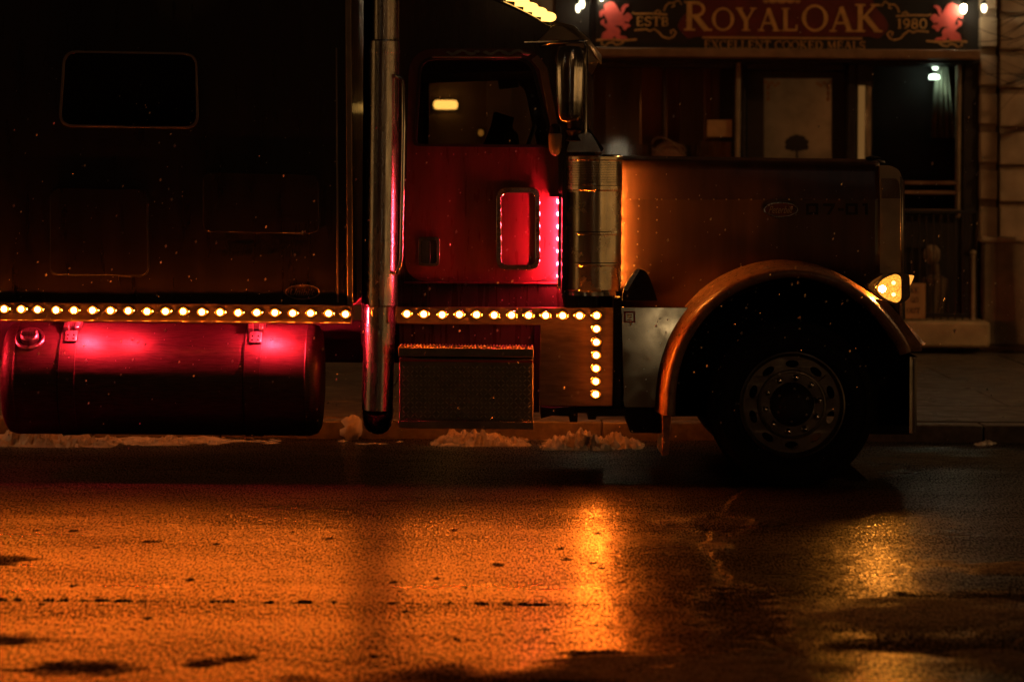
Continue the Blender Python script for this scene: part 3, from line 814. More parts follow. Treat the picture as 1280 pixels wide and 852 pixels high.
lion = [(170,60),(205,45),(250,20),(300,40),(325,75),(345,110),(368,150),(380,170),(395,150),(385,120),(410,80),(440,58),(480,60),(492,85),(462,92),(444,110),(436,140),(420,178),(395,200),(430,208),(450,180),(480,170),(512,190),(540,240),(505,268),(490,300),(455,288),(425,290),(440,312),(490,318),(515,352),(472,368),(440,410),(412,385),(400,352),(350,340),(285,350),(350,368),(382,415),(368,470),(400,480),(450,488),(478,522),(330,524),(300,480),(282,500),(272,524),(120,524),(140,440),(205,400),(160,352),(122,330),(112,290),(150,258),(172,262),(160,300),(180,330),(208,310),(200,270),(170,215),(150,185),(140,220),(105,235),(95,165),(140,130),(165,140),(160,90)]
for mir in (0, 1):
    ps = [(740 + a/10.65, c/10.65) for a, c in lion]
    if mir: ps = [(1953 - a, c+1.5) for a, c in ps]
    bb = MB(); bb.panel(XZ(ps, SY), SY-.012, SY-.0005); bb.obj('lion_emblem', M['lion'], sg)
bb = MB()                                                 # crest above the name
for a, c, r in [(957,2,3),(966,1,4.5),(977,0,6),(988,1,4.5),(997,2,3)]:
    bb.panel(XZ([(a + r*1.2*math.cos(R(k*36)), c + r*.8*math.sin(R(k*36))) for k in range(10)], SY), SY-.014-abs(a-977)*.0001, SY-.001)
pz = bb.obj('crest', M['goldline'], sg)
# swan neck sign lamps
def sign_lamp(px, py, lab, hang=.10, dx=0.0, Yb=SY-.20, size=.028, lm='lamp_white'):
    c = W(px, py, Yb)
    t_ = thing('sign_lamp', lab, 'lamp', (c.x, Yb, c.z), 'small lamps lighting the pub sign')
    b1 = MB(); b1.lathe([(.001,.045),(size*.8,.036),(size,.0),(size*.7,-.03),(.001,-.04)], c, n=14); b1.obj('bulb', M[lm], t_)
    b1 = MB(); b1.lathe([(.002,.085),(.02,.08),(.03,.047),(.018,.044)], c, n=14); b1.obj('lamp_holder', M['iron'], t_)
    b1 = MB(); b1.tube([(c.x,c.y,c.z+.08),(c.x,c.y,c.z+.2),(c.x,c.y+.06,c.z+.27),(c.x,c.y+.19,c.z+.28),(c.x,YF,c.z+.24)], .009, 8); b1.obj('lamp_arm', M['iron'], t_)
    return t_
sign_lamp(727.5, 6, 'bright small sign lamp at the left end of the pub sign, higher of the two', lm='lamp_dim')
sign_lamp(722.5, 11, 'small sign lamp at the left end of the pub sign, lower of the two', Yb=SY-.05, size=.022, lm='lamp_dim')
sign_lamp(1204.5, 11.5, 'small sign lamp against the right lion of the pub sign', Yb=SY-.075)
sign_lamp(1230, 11, 'small sign lamp on the stone pier beside the pub sign', Yb=SY-.16, lm='lamp_dim')
sign_lamp(752, -5, 'small sign lamp above the left lion of the pub sign', Yb=SY-.085)

# rusticated pier: each stone a piece
def stones(x0, x1, Y0, rows_, m, mb):
    for k, (a, c) in enumerate(rows_):
        bb = MB(); pbox(bb, x0, a, x1, c, Y0, YF+.3)
        bb.obj('stone_block', m, pub, .012)
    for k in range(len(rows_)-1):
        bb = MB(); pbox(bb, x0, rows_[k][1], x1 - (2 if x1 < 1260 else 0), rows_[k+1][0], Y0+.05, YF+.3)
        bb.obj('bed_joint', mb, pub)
rw = [(-90,-54),(-42,12),(22,58.5),(70,106.5),(117.5,155),(165.5,203),(213,249),(259,297)]
stones(1225.5, 1247, YF-.14, rw, M['stone'], M['stone_b'])
stones(1249.5, 1420, YF-.02, [(a+1,c+3) for a, c in rw], M['stone'], M['stone_b'])
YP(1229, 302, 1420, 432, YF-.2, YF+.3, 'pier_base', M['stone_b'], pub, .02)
YP(1226, 297, 1420, 303, YF-.23, YF+.3, 'base_moulding', M['stone'], pub, .02)
# step
o = YP(1120, 402, 1238, 434, YF-.75, YF-.01, 'stone_step', M['plinth'], None, .03); o['label'] = 'long pale stone step on the pavement under the iron railing'; o['category'] = 'step'
# railing
rl = thing('iron_railing', 'thin black iron railing standing on the stone step', 'railing', (W(1170,402,YF-.45).x, YF-.45, W(1170,402,YF-.45).z))
RY = YF-.45
for y0, y1 in ((263,266),(392,395)):
    bb = MB(); pbox(bb, 1100, y0, 1222, y1, RY-.01, RY+.01); bb.obj('rail', M['iron'], rl, .003)
for k in range(14):
    bb = MB(); p = W(1104+k*9, 402, RY); q_ = W(1104+k*9, 263, RY); bb.tube([(p.x,RY,p.z),(q_.x,RY,q_.z)], .008, 8); bb.obj('baluster', M['iron'], rl)
bb = MB(); p = W(1216, 402, RY); q_ = W(1216, 316, RY); bb.tube([(p.x,RY-.03,p.z),(q_.x,RY-.03,q_.z)], .02, 10); bb.ball((q_.x,RY-.03,q_.z),.03,.03,.03); bb.obj('newel_post', M['post'], rl)
# notice board behind the headlamp
NY = YF-.62
nb = thing('notice_board', 'tan painted notice board with dark lettering leaning behind the headlamp', 'sign', (W(1146,400,NY).x, NY, W(1146,402,NY).z))
bb = MB(); pbox(bb, 1128, 354, 1157, 398, NY, NY+.03); bb.obj('board', M['notice'], nb, .004)
bb = MB()
for txt, ys_, x0_, x1_ in (('KE',(359,366),1137,1149.5),('GO',(371,378),1138,1148),('OUT',(384.5,391.5),1133,1150.5)):
    p = W(x0_, ys_[1], NY); q_ = W(x1_, ys_[0], NY)
    serif_text(bb, [(c,1) for c in txt], q_.z-p.z, p.x, q_.x, p.z, NY, th=.003)
bb.obj('lettering', M['ink'], nb)
# pale potted ball behind the railing
c = W(1165, 318, YF-.2)
pb2 = thing('topiary_pot', 'dim pale round headed pot standing behind the iron railing', 'pot', (c.x, YF-.2, W(1165,400,YF-.2).z))
bb = MB(); bb.ball((c.x, YF-.2, c.z), .085,.085,.10, 14, 9); bb.obj('round_head', M['pot'], pb2)
zb = W(1165,400,YF-.2).z
bb = MB(); bb.lathe([(.001,zb-c.z),(.07,zb-c.z),(.12,-.3),(.125,-.24),(.05,-.2),(.04,-.09)], (c.x+.03,YF-.2,c.z), n=18); bb.obj('pot_body', M['pubwall'], pb2)
# amber bulkhead lamp on the wall, seen through the cab
c = W(557, 131, YF-.08)
wlp = thing('bulkhead_lamp', 'oblong amber bulkhead lamp on the wall seen through the cab window', 'lamp', (c.x, YF-.08, c.z))
bb = MB(); bb.panel([(c.x+a, c.z+d) for a, d in rnd([(-.12,-.045),(.12,-.045),(.12,.045),(-.12,.045)], .04)], YF-.08, YF-.03); bb.obj('lens', emit('bulkhead_lit', (1.0,.52,.11), 4.0), wlp)
bb = MB(); bb.panel([(c.x+a, c.z+d) for a, d in rnd([(-.14,-.06),(.14,-.06),(.14,.06),(-.14,.06)], .04)], YF-.03, YF); bb.obj('back_plate', M['iron'], wlp, .004)
c = W(601, 166, YF-.05)
w2 = thing('door_bell_lamp', 'tiny amber lamp low on the wall seen through the cab window', 'lamp', (c.x, YF-.05, c.z))
bb = MB(); bb.ball((c.x,YF-.05,c.z), .028,.02,.034); bb.obj('lens', emit('bell_lit', (1.0,.40,.06), .4), w2)
bb = MB(); bb.box(c.x-.04,c.x+.04,YF-.03,YF,c.z-.05,c.z+.05); bb.obj('back_plate', M['iron'], w2, .004)
for k, (a, d) in enumerate([(520,534),(606,640)]):
    YP(a, -40, d, 445, YF-.09, YF, 'wall_pier', M['pubwall'] if k else M['pubwood'], pub, .01)

# bare tree at the right, only its twigs reach into the frame
tp = W(1420, 432, YF-1.6)
tr_ = thing('bare_tree', 'bare winter tree whose thin twigs cross the stone pier at the right edge', 'tree', (tp.x, YF-1.6, .13))
bb = MB(); tb = Vector((tp.x, YF-1.6, .13))
bb.tube([tb, tb+Vector((.02,0,1.2)), tb+Vector((-.05,.02,2.4)), tb+Vector((-.02,0,3.6)), tb+Vector((.1,0,5.2))], [.11,.09,.075,.05,.015], 12); bb.obj('trunk', M['bark'], tr_)
def branch(p0, p1, r, kink, nt):
    bb = MB(); p0, p1 = Vector(p0), Vector(p1)
    pts = [p0.lerp(p1, k/6) + Vector((random.uniform(-1,1), random.uniform(-1,1), random.uniform(-1,1)))*kink*(0 < k < 6) for k in range(7)]
    bb.tube(pts, [r*(1-.85*k/6) for k in range(7)], 7)
    for _ in range(nt):
        k = random.randint(1, 5); s = pts[k]
        d = (pts[k+1]-pts[k]).normalized() + Vector((random.uniform(-.5,.5),random.uniform(-.5,.5),random.uniform(-.9,.9)))
        L = random.uniform(.2,.5)
        bb.tube([s, s+d*L*.5, s+d*L+Vector((0,0,random.uniform(-.08,.08)))], [r*.35, r*.25, r*.12], 5)
    bb.obj('branch', M['bark'], tr_)
for (a, c, a2, c2, r) in [(1418,20,1236,52,.016),(1420,60,1232,112,.014),(1419,-30,1246,36,.018),(1421,90,1262,70,.012),(1419,0,1560,-120,.03),(1420,40,1600,-60,.03),(1419,-60,1300,-200,.03),(1420,80,1258,104,.010)]:
    branch(W(a,c,YF-1.6), W(a2,c2,YF-1.4), r, .035, 9)

# ================================================================== across the street, behind the camera: glowing windows added for the chrome to mirror
FY = -30.0
opp = thing('terrace_row', 'unseen brick terrace across the street behind the camera, glowing windows added for chrome reflections', 'building', (0, FY, 0))
b = MB(); b.box(-70, 70, FY-6, FY, -.1, 9); b.obj('wall', M['facade'], opp)
b = MB(); b.box(-90, 90, FY, -19, -.25, .12); b.obj('far_footway', M['paving'], kind='structure')
def far_window(o_, x0, x1, z0, z1, m, along='X', at=FY):
    b = MB()
    if along == 'X': b.box(x0, x1, at-.02, at+.03, z0, z1)
    else: b.box(at-.03, at+.03, x0, x1, z0, z1)
    b.obj('window', m, o_)
for k in range(-13, 14):
    x0 = k*5.0+random.uniform(-.3,.3)
    if x0 > 18: far_window(opp, x0-2.2, x0+2.2, .15, 3.1, M['shop_glow'] if k % 4 else M['win_glow'])
    else: far_window(opp, x0-1.7, x0+1.2, .5, 2.9, M['tint'])
    for j in (0, 1): far_window(opp, x0-.6, x0+.6, 4.4+j*2.6, 5.9+j*2.6, M['win_glow'] if (k*7+j*3) % 5 == 0 else M['tint'])
for sx_, lab in ((44, 'unseen corner house added on the far right, its glowing windows mirrored in the chrome'), (-48, 'unseen corner house added on the far left, its glowing windows mirrored in the chrome')):
    ch = thing('reflection_house', lab, 'building', (sx_, -8, 0))  # house added for its glowing windows, seen only in reflections
    b = MB(); b.box(sx_, sx_+(8 if sx_ > 0 else -8), -29, 10, -.1, 9) if sx_ > 0 else b.box(sx_-8, sx_, -29, 10, -.1, 9); b.obj('wall', M['facade'], ch)
    for k in range(7):
        y0 = -26 + k*5.2
        far_window(ch, y0, y0+4.3, .2, 3.3, M['shop_glow'] if k % 3 else M['win_glow'], 'Y', sx_)
        far_window(ch, y0+.4, y0+1.7, 4.6, 6.4, M['win_glow'] if k % 3 == 0 else M['tint'], 'Y', sx_)
b = MB(); b.panel([(2.55+a_, 1.92+c_) for a_, c_ in [(-.24,0),(.24,0),(.24,.42)] + [(.24*math.cos(R(q_)), .42+.2*math.sin(R(q_))) for q_ in range(15,180,15)] + [(-.24,.42)]], FY-.02, FY+.03); b.obj('reflection_arch', M['fan_glow'], opp)  # glowing arch added as the pale patch reflected in the quarter panel
def street_lamp(x, lab, lens, z=7.4, yy=-20.5):
    t_ = thing('street_lamp', lab, 'street lamp', (x, yy, .12), 'street lamps outside the picture')
    b = MB(); b.tube([(x,yy,.12),(x,yy,2),(x,yy,z-.5),(x,yy+.3,z),(x,yy+1.1,z+.1)], [.09,.08,.06,.05,.045], 12); b.obj('post', M['iron'], t_)
    b = MB(); b.box(x-.17, x+.17, yy+.9, yy+1.7, z+.06, z+.2); b.obj('lamp_head', M['iron'], t_, .03)
    b = MB(); b.lathe([(.001,-.11),(.07,-.10),(.13,-.05),(.15,0)], (x,yy+1.35,z+.06), n=18); b.obj('lens', lens, t_)
street_lamp(6.0, 'warm sodium street lamp behind the camera, right of the terrace door', M['sodium_dim'])
street_lamp(-10.0, 'cool white street lamp behind the camera', M['coolstreet'], 6.6)
street_lamp(9.2, 'warm sodium street lamp on the pub pavement beyond the right edge of the picture', M['sodium'], 6.2, 4.2)
street_lamp(-9.5, 'warm sodium street lamp on the pub pavement beyond the left edge of the picture', M['sodium_left'], 6.2, 4.2)

# ================================================================== TRUCK
YM = 1.22                                                   # centre line
def far(Y): return 2*YM - Y
tk = thing('semi_truck', 'dark maroon long nose semi truck with strings of amber marker lights and chrome stack', 'truck', (.5, YM, 0))
def TP(pts, Y0, Y1, name, m, parent=None, bevel=.004, holes=(), **kw):
    bb = MB(); bb.panel(XZ(pts, Y0), Y0, Y1, [XZ(h_, Y0) for h_ in holes])
    return bb.obj(name, m, parent or tk, bevel, **kw)
def rivets(pts, Y, parent, m, r=.0055, name='rivets'):
    bb = MB()
    for a, c in pts:
        p = W(a, c, Y)
        bb.lathe([(r,0),(r*.8,-r*.45),(r*.3,-r*.7),(.0003,-r*.72)], (p.x, Y, p.z), 'Y', 7)
    return bb.obj(name, m, parent, kind='stuff')

# ---------------- marker light: one mesh shared by all
def marker_mesh():
    bb = MB()
    bb.lathe([(.034,.004),(.034,-.006),(.028,-.012),(.026,-.010)], (0,0,0), 'Y', 18, 0, 1.08, .86)   # oval bezel
    bb.lathe([(.0265,-.009),(.0235,-.014),(.0164,-.018)], (0,0,0), 'Y', 16, 1)
    bb.lathe([(.0168,-.0175),(.0142,-.0216),(.008,-.0242),(.0003,-.0250)], (0,0,0), 'Y', 12, 2)
    return bb.mesh('marker_light', [M['chrome'], M['amber_lens'], M['amber_core']])
MLM = marker_mesh()
def marker(px, py, Y, parent, back=False):
    p = W(px, py, Y)
    if back: p = Vector((p.x, far(Y), p.z))
    o = link('marker_light', MLM, parent, loc=p)
    if back: o.rotation_euler = (0, 0, PI)
    return o

# ---------------- chassis
bb = MB()
for yy in (.80, 1.56):
    p, q = W(-400, 447, yy), W(1080, 405, yy); bb.box(p.x, q.x, yy, yy+.08, p.z, q.z)
bb.obj('frame_rail', M['dark'], tk, .006)
for a in (-60, 220, 436, 700, 900):
    p = W(a, 440, .9); bb = MB(); bb.box(p.x-.08, p.x+.08, .88, 1.56, p.z, p.z+.14); bb.obj('cross_member', M['dark'], tk, .006)
bb = MB(); p, q = W(680, 500, .9), W(1060, 260, .9); bb.box(p.x, q.x, .9, 1.54, p.z, q.z); bb.obj('engine_block', M['dark'], tk, .03)
bb = MB(); p = W(990, 505, .3); bb.tube([(p.x,.25,p.z),(p.x,2.2,p.z)], .06, 12); bb.obj('front_axle', M['dark'], tk)

# ---------------- sleeper
bb = MB(); sl0, sl1 = .10, far(.10)
prof = XZ(rnd([(-520,-190),(432,-190),(437,384),(-520,380)], [0,24,0,0]), sl0)
bb.panel(prof, sl0, sl1); slp = bb.obj('sleeper', M['sleeper'], tk, .045)
TP(rnd([(79,63),(246,66),(248.5,161),(73,158.5)], 17), .086, .102, 'sleeper_window_frame', M['satin'], slp, .003, [rnd([(82,66),(244,69),(245.5,158),(76,155.5)], 15)])
TP(rnd([(82,66),(244,69),(245.5,158),(76,155.5)], 15), .096, .101, 'sleeper_window', M['tint'], slp, 0)
for pts in ([(62,233),(185,235),(186.5,346),(61,344)], [(252,214),(399,217),(401,293),(252,291)]):
    c = [sum(q[i] for q in pts)/4 for i in (0,1)]
    inn = [(a+(c[0]-a)*.022, d+(c[1]-d)*.03) for a, d in pts]
    TP(rnd(pts, 13), .090, .102, 'hatch_seal', M['seal'], slp, .002, [rnd(inn, 12)])
    TP(rnd(inn, 12), .086, .101, 'hatch_door', M['sleeper'], slp, .006)
TP([(430.5,-190),(438,-190),(441.5,400),(434,400)], .082, .11, 'corner_trim', M['satin'], slp, .005)
TP([(419.5,60),(421.5,60),(423.5,378),(421,378)], .094, .102, 'trim_bead', M['satin'], slp, .002)
me_ = text_mesh('script_lettering', 'Simon Dallis', M['numeral'], .50, .125, .45, .0015)
p = W(328, 308, .098); link('script_lettering', me_, slp, loc=p)
def oval(cx, cy, rx, ry, n=28): return [(cx+rx*math.cos(2*PI*k/n), cy+ry*math.sin(2*PI*k/n)) for k in range(n)]
TP(oval(378,365,22,9.5), .092, .101, 'oval_badge_rim', M['satin'], slp, .001, [oval(378,365,20.5,8.2)])
me_ = text_mesh('badge_lettering', 'Unibilt', M['satin'], .15, .04, .35, .001)
link('badge_lettering', me_, slp, loc=W(378, 365, .098))
rivets([(-10+k*15.5, 378.5 + k*.1) for k in range(30)], .099, slp, M['sleeper'], .005)

# lower trim strip of the sleeper with its lights
def both(pts, Y0, Y1, name, m, bevel=.004):
    o = TP(pts, Y0, Y1, name, m, None, bevel)
    bb = MB(); bb.panel(XZ(pts, Y0), far(Y1), far(Y0)); o2 = bb.obj(name, m, tk, bevel)
    return o, o2
la, lb = both([(-520,373),(438.5,381.5),(439.5,403.5),(-520,395.5)], .055, .12, 'sleeper_light_strip', M['steel'])
TP([(-520,395.3),(439.5,403.2),(439.5,405),(-520,397.1)], .022, .055, 'strip_light_baffle', M['steel'], la, .002)  # lip added to keep amber light off the tank
lx = [6,27,47.5,70.4,93,116,138,161,184,207,229.5,252.5,275.5,298,321,343.5,366,388.5,410.7,432]
for k in range(-9, 20):
    a = lx[k] if k >= 0 else 6 + k*22.6
    c = 386.2 + (a/432)*5.9
    marker(a + random.uniform(-.4,.4), c + random.uniform(-.4,.4), .055, la)
    if k % 3 == 0: marker(a, c, .055, lb, True)

# ---------------- fuel tank
c0, c1 = W(6, 473, .36), W(404, 475, .36)
ty = .43; rt = (W(0,403.5,.36).z - W(0,543.5,.36).z)/2*1.0
tz = (c0.z + c1.z)/2
L = c1.x - c0.x; xm = (c0.x+c1.x)/2
prof = [(.001,-L/2),(rt*.6,-L/2+.003),(rt*.86,-L/2+.012),(rt*.96,-L/2+.035),(rt,-L/2+.075),(rt,-L/2+.09),(rt+.003,-L/2+.095),(rt,-L/2+.10),(rt,-L/2+.106)]
prof = prof + [(a, -t) for a, t in prof[::-1]]
bb = MB(); bb.lathe(prof, (xm, ty, tz), 'X', 72); ft = bb.obj('fuel_tank', M['tank'], tk, smooth=50)
for a in (81.5, 314):
    x_ = W(a, 473, .05).x
    bb = MB(); bb.lathe([(rt-.002,-.05),(rt+.006,-.048),(rt+.006,.048),(rt-.002,.05)], (x_, ty, tz), 'X', 72); bb.obj('tank_strap', M['tank'], ft)
    bb = MB(); bb.lathe([(rt-.002,-.058),(rt+.009,-.057),(rt+.009,-.049),(rt-.002,-.048)], (x_, ty, tz), 'X', 72); bb.obj('strap_edge', M['seal'], ft)
    # buckle lying on the curve of the tank
    bb = MB()
    def tp_(ang, off): return (ty - (rt+off)*math.cos(R(ang)), tz + (rt+off)*math.sin(R(ang)))
    dx = .012
    for w0, w1, a0, a1, o0 in ((-.052,.052,64,78,.055),(-.05,-.018,56,66,.05),(.018,.05,56,66,.05),(-.038,.038,42,57,.022)):
        vs = []
        for xx in (w0, w1):
            for ang in (a0, a1):
                for off in (.004, o0):
                    yy, zz = tp_(ang, off); vs.append((x_+dx+xx, yy, zz))
        bb.add(vs, [(0,1,3,2),(4,6,7,5),(0,4,5,1),(2,3,7,6),(1,5,7,3),(0,2,6,4)])
    bb.obj('strap_buckle', M['alu'], ft, .005)
    bb = MB()
    for xx in (-.018, .018):
        for ang in (45, 50):
            yy, zz = tp_(ang, .022); bb.ball((x_+dx+xx, yy, zz), .006,.006,.006, 8, 5)
    bb.obj('buckle_rivet', M['seal'], ft)
# filler neck and cap
x_ = W(36, 415, .15).x; ang = 48
nrm = Vector((0, -math.cos(R(ang)), math.sin(R(ang)))); cc = Vector((x_, ty, tz)) + nrm*rt
def disc(prof, c, nrm, name, m, parent, n=28):
    bb = MB(); bb.lathe(prof, (0,0,0), 'Z', n); rot = Vector((0,0,1)).rotation_difference(nrm).to_matrix()
    bb.v = [tuple(rot @ Vector(v) + Vector(c)) for v in bb.v]; return bb.obj(name, m, parent)
disc([(.092,-.03),(.092,.004),(.086,.010),(.072,.010),(.070,-.01),(.001,-.012)], cc, nrm, 'filler_ring', M['alu'], ft)
disc([(.055,-.012),(.056,.035),(.048,.044),(.001,.044)], cc, nrm, 'filler_cap', M['alu'], ft)
bb = MB(); bb.box(x_-.045, x_+.045, cc.y+nrm.y*.05-.012, cc.y+nrm.y*.05+.012, cc.z+nrm.z*.05-.012, cc.z+nrm.z*.05+.012); bb.obj('cap_lever', M['alu'], ft, .004)
# courtesy lamps shining on the tank
def red_lamp(px, py, Y, parent, r=.016, nm='courtesy_lamp', m=None, sq=1.0):
    p = W(px, py, Y)
    bb = MB(); bb.box(p.x-.04, p.x+.04, Y-.02, Y+.03, p.z+.012, p.z+.03); bb.ball((p.x, Y, p.z), r, r, r*sq, 10, 6, 1)
    return bb.obj(nm, [M['dark'], m or M['red_tank']], parent)
red_lamp(106, 393.5, .135, la); red_lamp(338, 396, .135, la); red_lamp(160, 394.5, .135, la, .009)
red_lamp(-120, 391, .135, la)
for a in (40, 250): 
    bb = MB(); p = W(a, 440, .7); bb.box(p.x-.05,p.x+.05,.5,.85,p.z-.35,p.z+.1); bb.obj('tank_bracket', M['dark'], tk, .006)

# ---------------- exhaust stack
def sp(px, py): p = W(px, py, .16); return p
SYc = .19
def stk(pts, rpx, name, m, n=36):
    bb = MB(); P_ = [W(a, c, SYc) for a, c in pts]
    bb.tube([(q.x, SYc, q.z) for q in P_], [r/206.*(SYc+18)/18 for r in rpx], n); return bb
st_ = stk([(480.5,-220),(480.3,-40),(480,52)], [17.2]*3, '', None).obj('exhaust_stack', M['stack'], tk, smooth=15)
stk([(479,50),(479,52),(475.4,381),(475.4,383)], [19.6,20.4,20.9,20.2], '', None).obj('heat_shield', M['stack'], st_, smooth=15)
stk([(475,380),(474.5,400),(471.5,512)], [19.6]*3, '', None).obj('lower_pipe', M['stack'], st_, smooth=15)
bb = MB(); q = W(471.6, 510, SYc)
pts = [(q.x, SYc, q.z), (q.x, SYc+.015, q.z-.035), (q.x, SYc+.06, q.z-.075), (q.x, SYc+.16, q.z-.09), (q.x, SYc+.6, q.z-.08)]
bb.tube(pts, [.094,.094,.092,.085,.08], 30); bb.obj('elbow', M['stack'], st_, smooth=60)
for yy in (62, 300):
    stk([(479-(yy-50)*.0108,yy),(479-(yy-50)*.0108,yy+5)], [21.2,21.2], '', None).obj('band_clamp', M['stack'], st_, .002)
    q = W(470, yy, .3); bb = MB(); bb.box(q.x-.03, q.x+.03, .28, .5, q.z-.02, q.z+.02); bb.obj('stack_bracket', M['dark'], st_)
bb = MB(); bb.box(W(455,0,.5).x, W(480,0,.5).x, .45, 2.0, W(0,430,.5).z, W(0,-60,.5).z)
bb.obj('cab_back_fairing', M['dark'], tk, .02)

# ---------------- cab
CY = .20
cab_out = rnd([(499,-30),(556,-22),(610,-3),(660,19),(694,37),(712,50),(728,120),(744,192),(748,388),(497,388)], [10,20,20,20,14,8,8,6,0,0])
win = rnd([(524,71),(654,71.5),(668,82),(694,185),(516,183)], [20,8,10,5,7])
bb = MB(); bb.panel(XZ(cab_out, CY), CY, CY+.05, [XZ(win, CY)]); cab = bb.obj('cab', M['paint'], tk, .012)
fwin = rnd([(532,98),(640,100),(656,112),(672,186),(530,184)], [6,6,6,4,4])
bb = MB(); bb.panel([(p.x, p.z) for p in (W(a, c, CY) for a, c in cab_out)], far(CY+.05), far(CY), [XZ(fwin, far(CY))]); bb.obj('far_side', M['paint'], cab, .012)
bb = MB(); bb.panel(XZ(fwin, far(CY)), far(CY)-.03, far(CY)-.025); bb.obj('far_door_glass', M['glass'], cab)
# roof sheet
ro = [(499,-31),(530,-28),(556,-23),(585,-13),(612,-2.5),(640,9.5),(665,21.5),(692,36),(703,43)]
bb = MB(); n = len(ro); ny_ = 13
vs = []
for j in range(ny_):
    v = j/(ny_-1); Yr = CY + v*(far(CY)-CY); lift = .06*(math.sin(PI*v))**.8
    for a, c in ro:
        p = W(a, c, CY); vs.append((p.x, Yr, p.z + lift))
fs = [(j*n+i, j*n+i+1, (j+1)*n+i+1, (j+1)*n+i) for j in range(ny_-1) for i in range(n-1)]
bb.add(vs, fs); o = bb.obj('roof', M['paint'], cab, smooth=60); so = o.modifiers.new('thick', 'SOLIDIFY'); so.thickness = .02; so.offset = -1
# back wall, floor, dash, cowl, windscreen
bb = MB(); p, q = W(500,388,CY), W(504,-25,CY); bb.box(p.x, p.x+.03, CY+.05, far(CY+.05), p.z, q.z); bb.obj('back_wall', M['interior'], cab)
bb = MB(); p, q = W(500,388,CY), W(745,372,CY); bb.box(p.x, q.x, CY+.05, far(CY+.05), p.z, q.z); bb.obj('cab_floor', M['interior'], cab)
bb = MB(); bb.panel(XZ(rnd([(680,190),(700,178),(742,192),(744,372),(690,372)], [10,10,6,0,0]), CY+.05), CY+.06, far(CY+.06)); bb.obj('dashboard', M['interior'], cab, .01)
bb = MB(); p0, p1 = W(712,52,CY), W(743,190,CY)
for Yc0, Yc1 in ((CY+.05, YM-.03),(YM+.03, far(CY+.05))):
    bb.add([(p0.x-.01,Yc0,p0.z),(p0.x-.01,Yc1,p0.z),(p1.x-.01,Yc1,p1.z),(p1.x-.01,Yc0,p1.z)], [(0,1,2,3)])
bb.obj('windscreen', M['glass'], cab)
bb = MB(); bb.tube([(p0.x,YM,p0.z+.05),(p1.x,YM,p1.z)], .03, 8); bb.obj('centre_pillar', M['paint'], cab)
# door
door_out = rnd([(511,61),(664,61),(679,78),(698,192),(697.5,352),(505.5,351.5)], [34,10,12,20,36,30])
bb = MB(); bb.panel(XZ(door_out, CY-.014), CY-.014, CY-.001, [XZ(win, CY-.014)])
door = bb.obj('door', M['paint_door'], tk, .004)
bb = MB(); bb.panel(XZ(win, CY+.02), CY+.02, CY+.026); bb.obj('door_glass', M['glass'], door)
win_i = rnd([(527,75),(652,75),(664,84),(689,181),(521,180)], [17,7,9,4,6])
bb = MB(); bb.panel(XZ(win, CY-.018), CY-.022, CY+.02, [XZ(win_i, CY-.018)]); bb.obj('window_seal', M['seal'], door, .004)
L_, R_ = ribbon([(p.x, p.z) for p in (W(a, c, CY) for a, c in [(668,72),(679,86),(698,186)])], .048)
bb = MB(); bb.panel([tuple(v) for v in L_]+[tuple(v) for v in R_[::-1]], CY-.03, CY-.012); bb.obj('pillar_trim', M['post'], door, .004)
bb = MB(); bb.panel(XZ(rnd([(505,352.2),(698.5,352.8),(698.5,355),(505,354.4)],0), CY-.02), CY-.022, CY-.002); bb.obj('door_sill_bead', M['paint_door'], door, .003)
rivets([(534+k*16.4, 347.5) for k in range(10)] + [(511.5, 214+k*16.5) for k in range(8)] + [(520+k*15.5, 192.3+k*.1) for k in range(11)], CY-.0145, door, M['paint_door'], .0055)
rivets([(520+k*16.4, 359) for k in range(12)] + [(560+k*16.4, 378) for k in range(9)], CY-.0005, cab, M['paint'], .005)
# lower look out window
vf = rect(620.5,234.5,675,337)
bb = MB(); bb.panel(XZ(rnd(vf,13), CY-.03), CY-.036, CY-.013, [XZ(rnd(rect(626.5,241,669,331),9), CY-.03)]); bb.obj('lookout_frame', M['chrome'], door, .010)
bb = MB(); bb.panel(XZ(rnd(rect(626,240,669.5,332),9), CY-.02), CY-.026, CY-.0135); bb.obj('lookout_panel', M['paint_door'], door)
# handle
bb = MB(); bb.panel(XZ(rnd(rect(523,296,549.5,332.5),5), CY-.03), CY-.030, CY-.013, [XZ(rnd(rect(526.5,300,546,329),4), CY-.03)]); bb.obj('handle_bezel', M['chrome'], door, .004)
bb = MB(); bb.panel(XZ(rnd(rect(527,300,538,329),3), CY-.028), CY-.034, CY-.02); bb.obj('door_handle', M['darkchrome'], door, .005)
bb = MB(); bb.panel(XZ(rect(526,299.5,546.5,329.5), CY-.016), CY-.0165, CY-.0135); bb.obj('handle_pocket', M['seal'], door)
TP(rnd([(540,70),(652,70),(652,72.5),(540,72.5)],0), CY-.03, CY-.012, 'drip_rail', M['satin'], cab, .002)
# small panel lines low on the cab
for pts in (rnd([(497,356),(533,356),(533,379),(497,379)],8),):
    c = (515,367.5); TP(pts, CY-.006, CY-.0005, 'access_cover', M['paint'], cab, .003)
TP([(531.5,353),(534,353),(534,383),(531.5,383)], CY-.006, CY-.0005, 'panel_joint', M['seal'], cab, 0)
# frost on the window head
bb = MB()
for k in range(40):
    a = 560 + k*2.6; 
    if 598 < a < 606: continue
    c = 65.5 + 2.2*math.sin(k*.7); r = random.uniform(.008,.016)
    p = W(a, c, CY-.02); bb.ball((p.x, CY-.02, p.z), r*1.3, r*.5, r*.7, 8, 5)
bb.obj('frost_crust', M['snow'], door, kind='stuff')
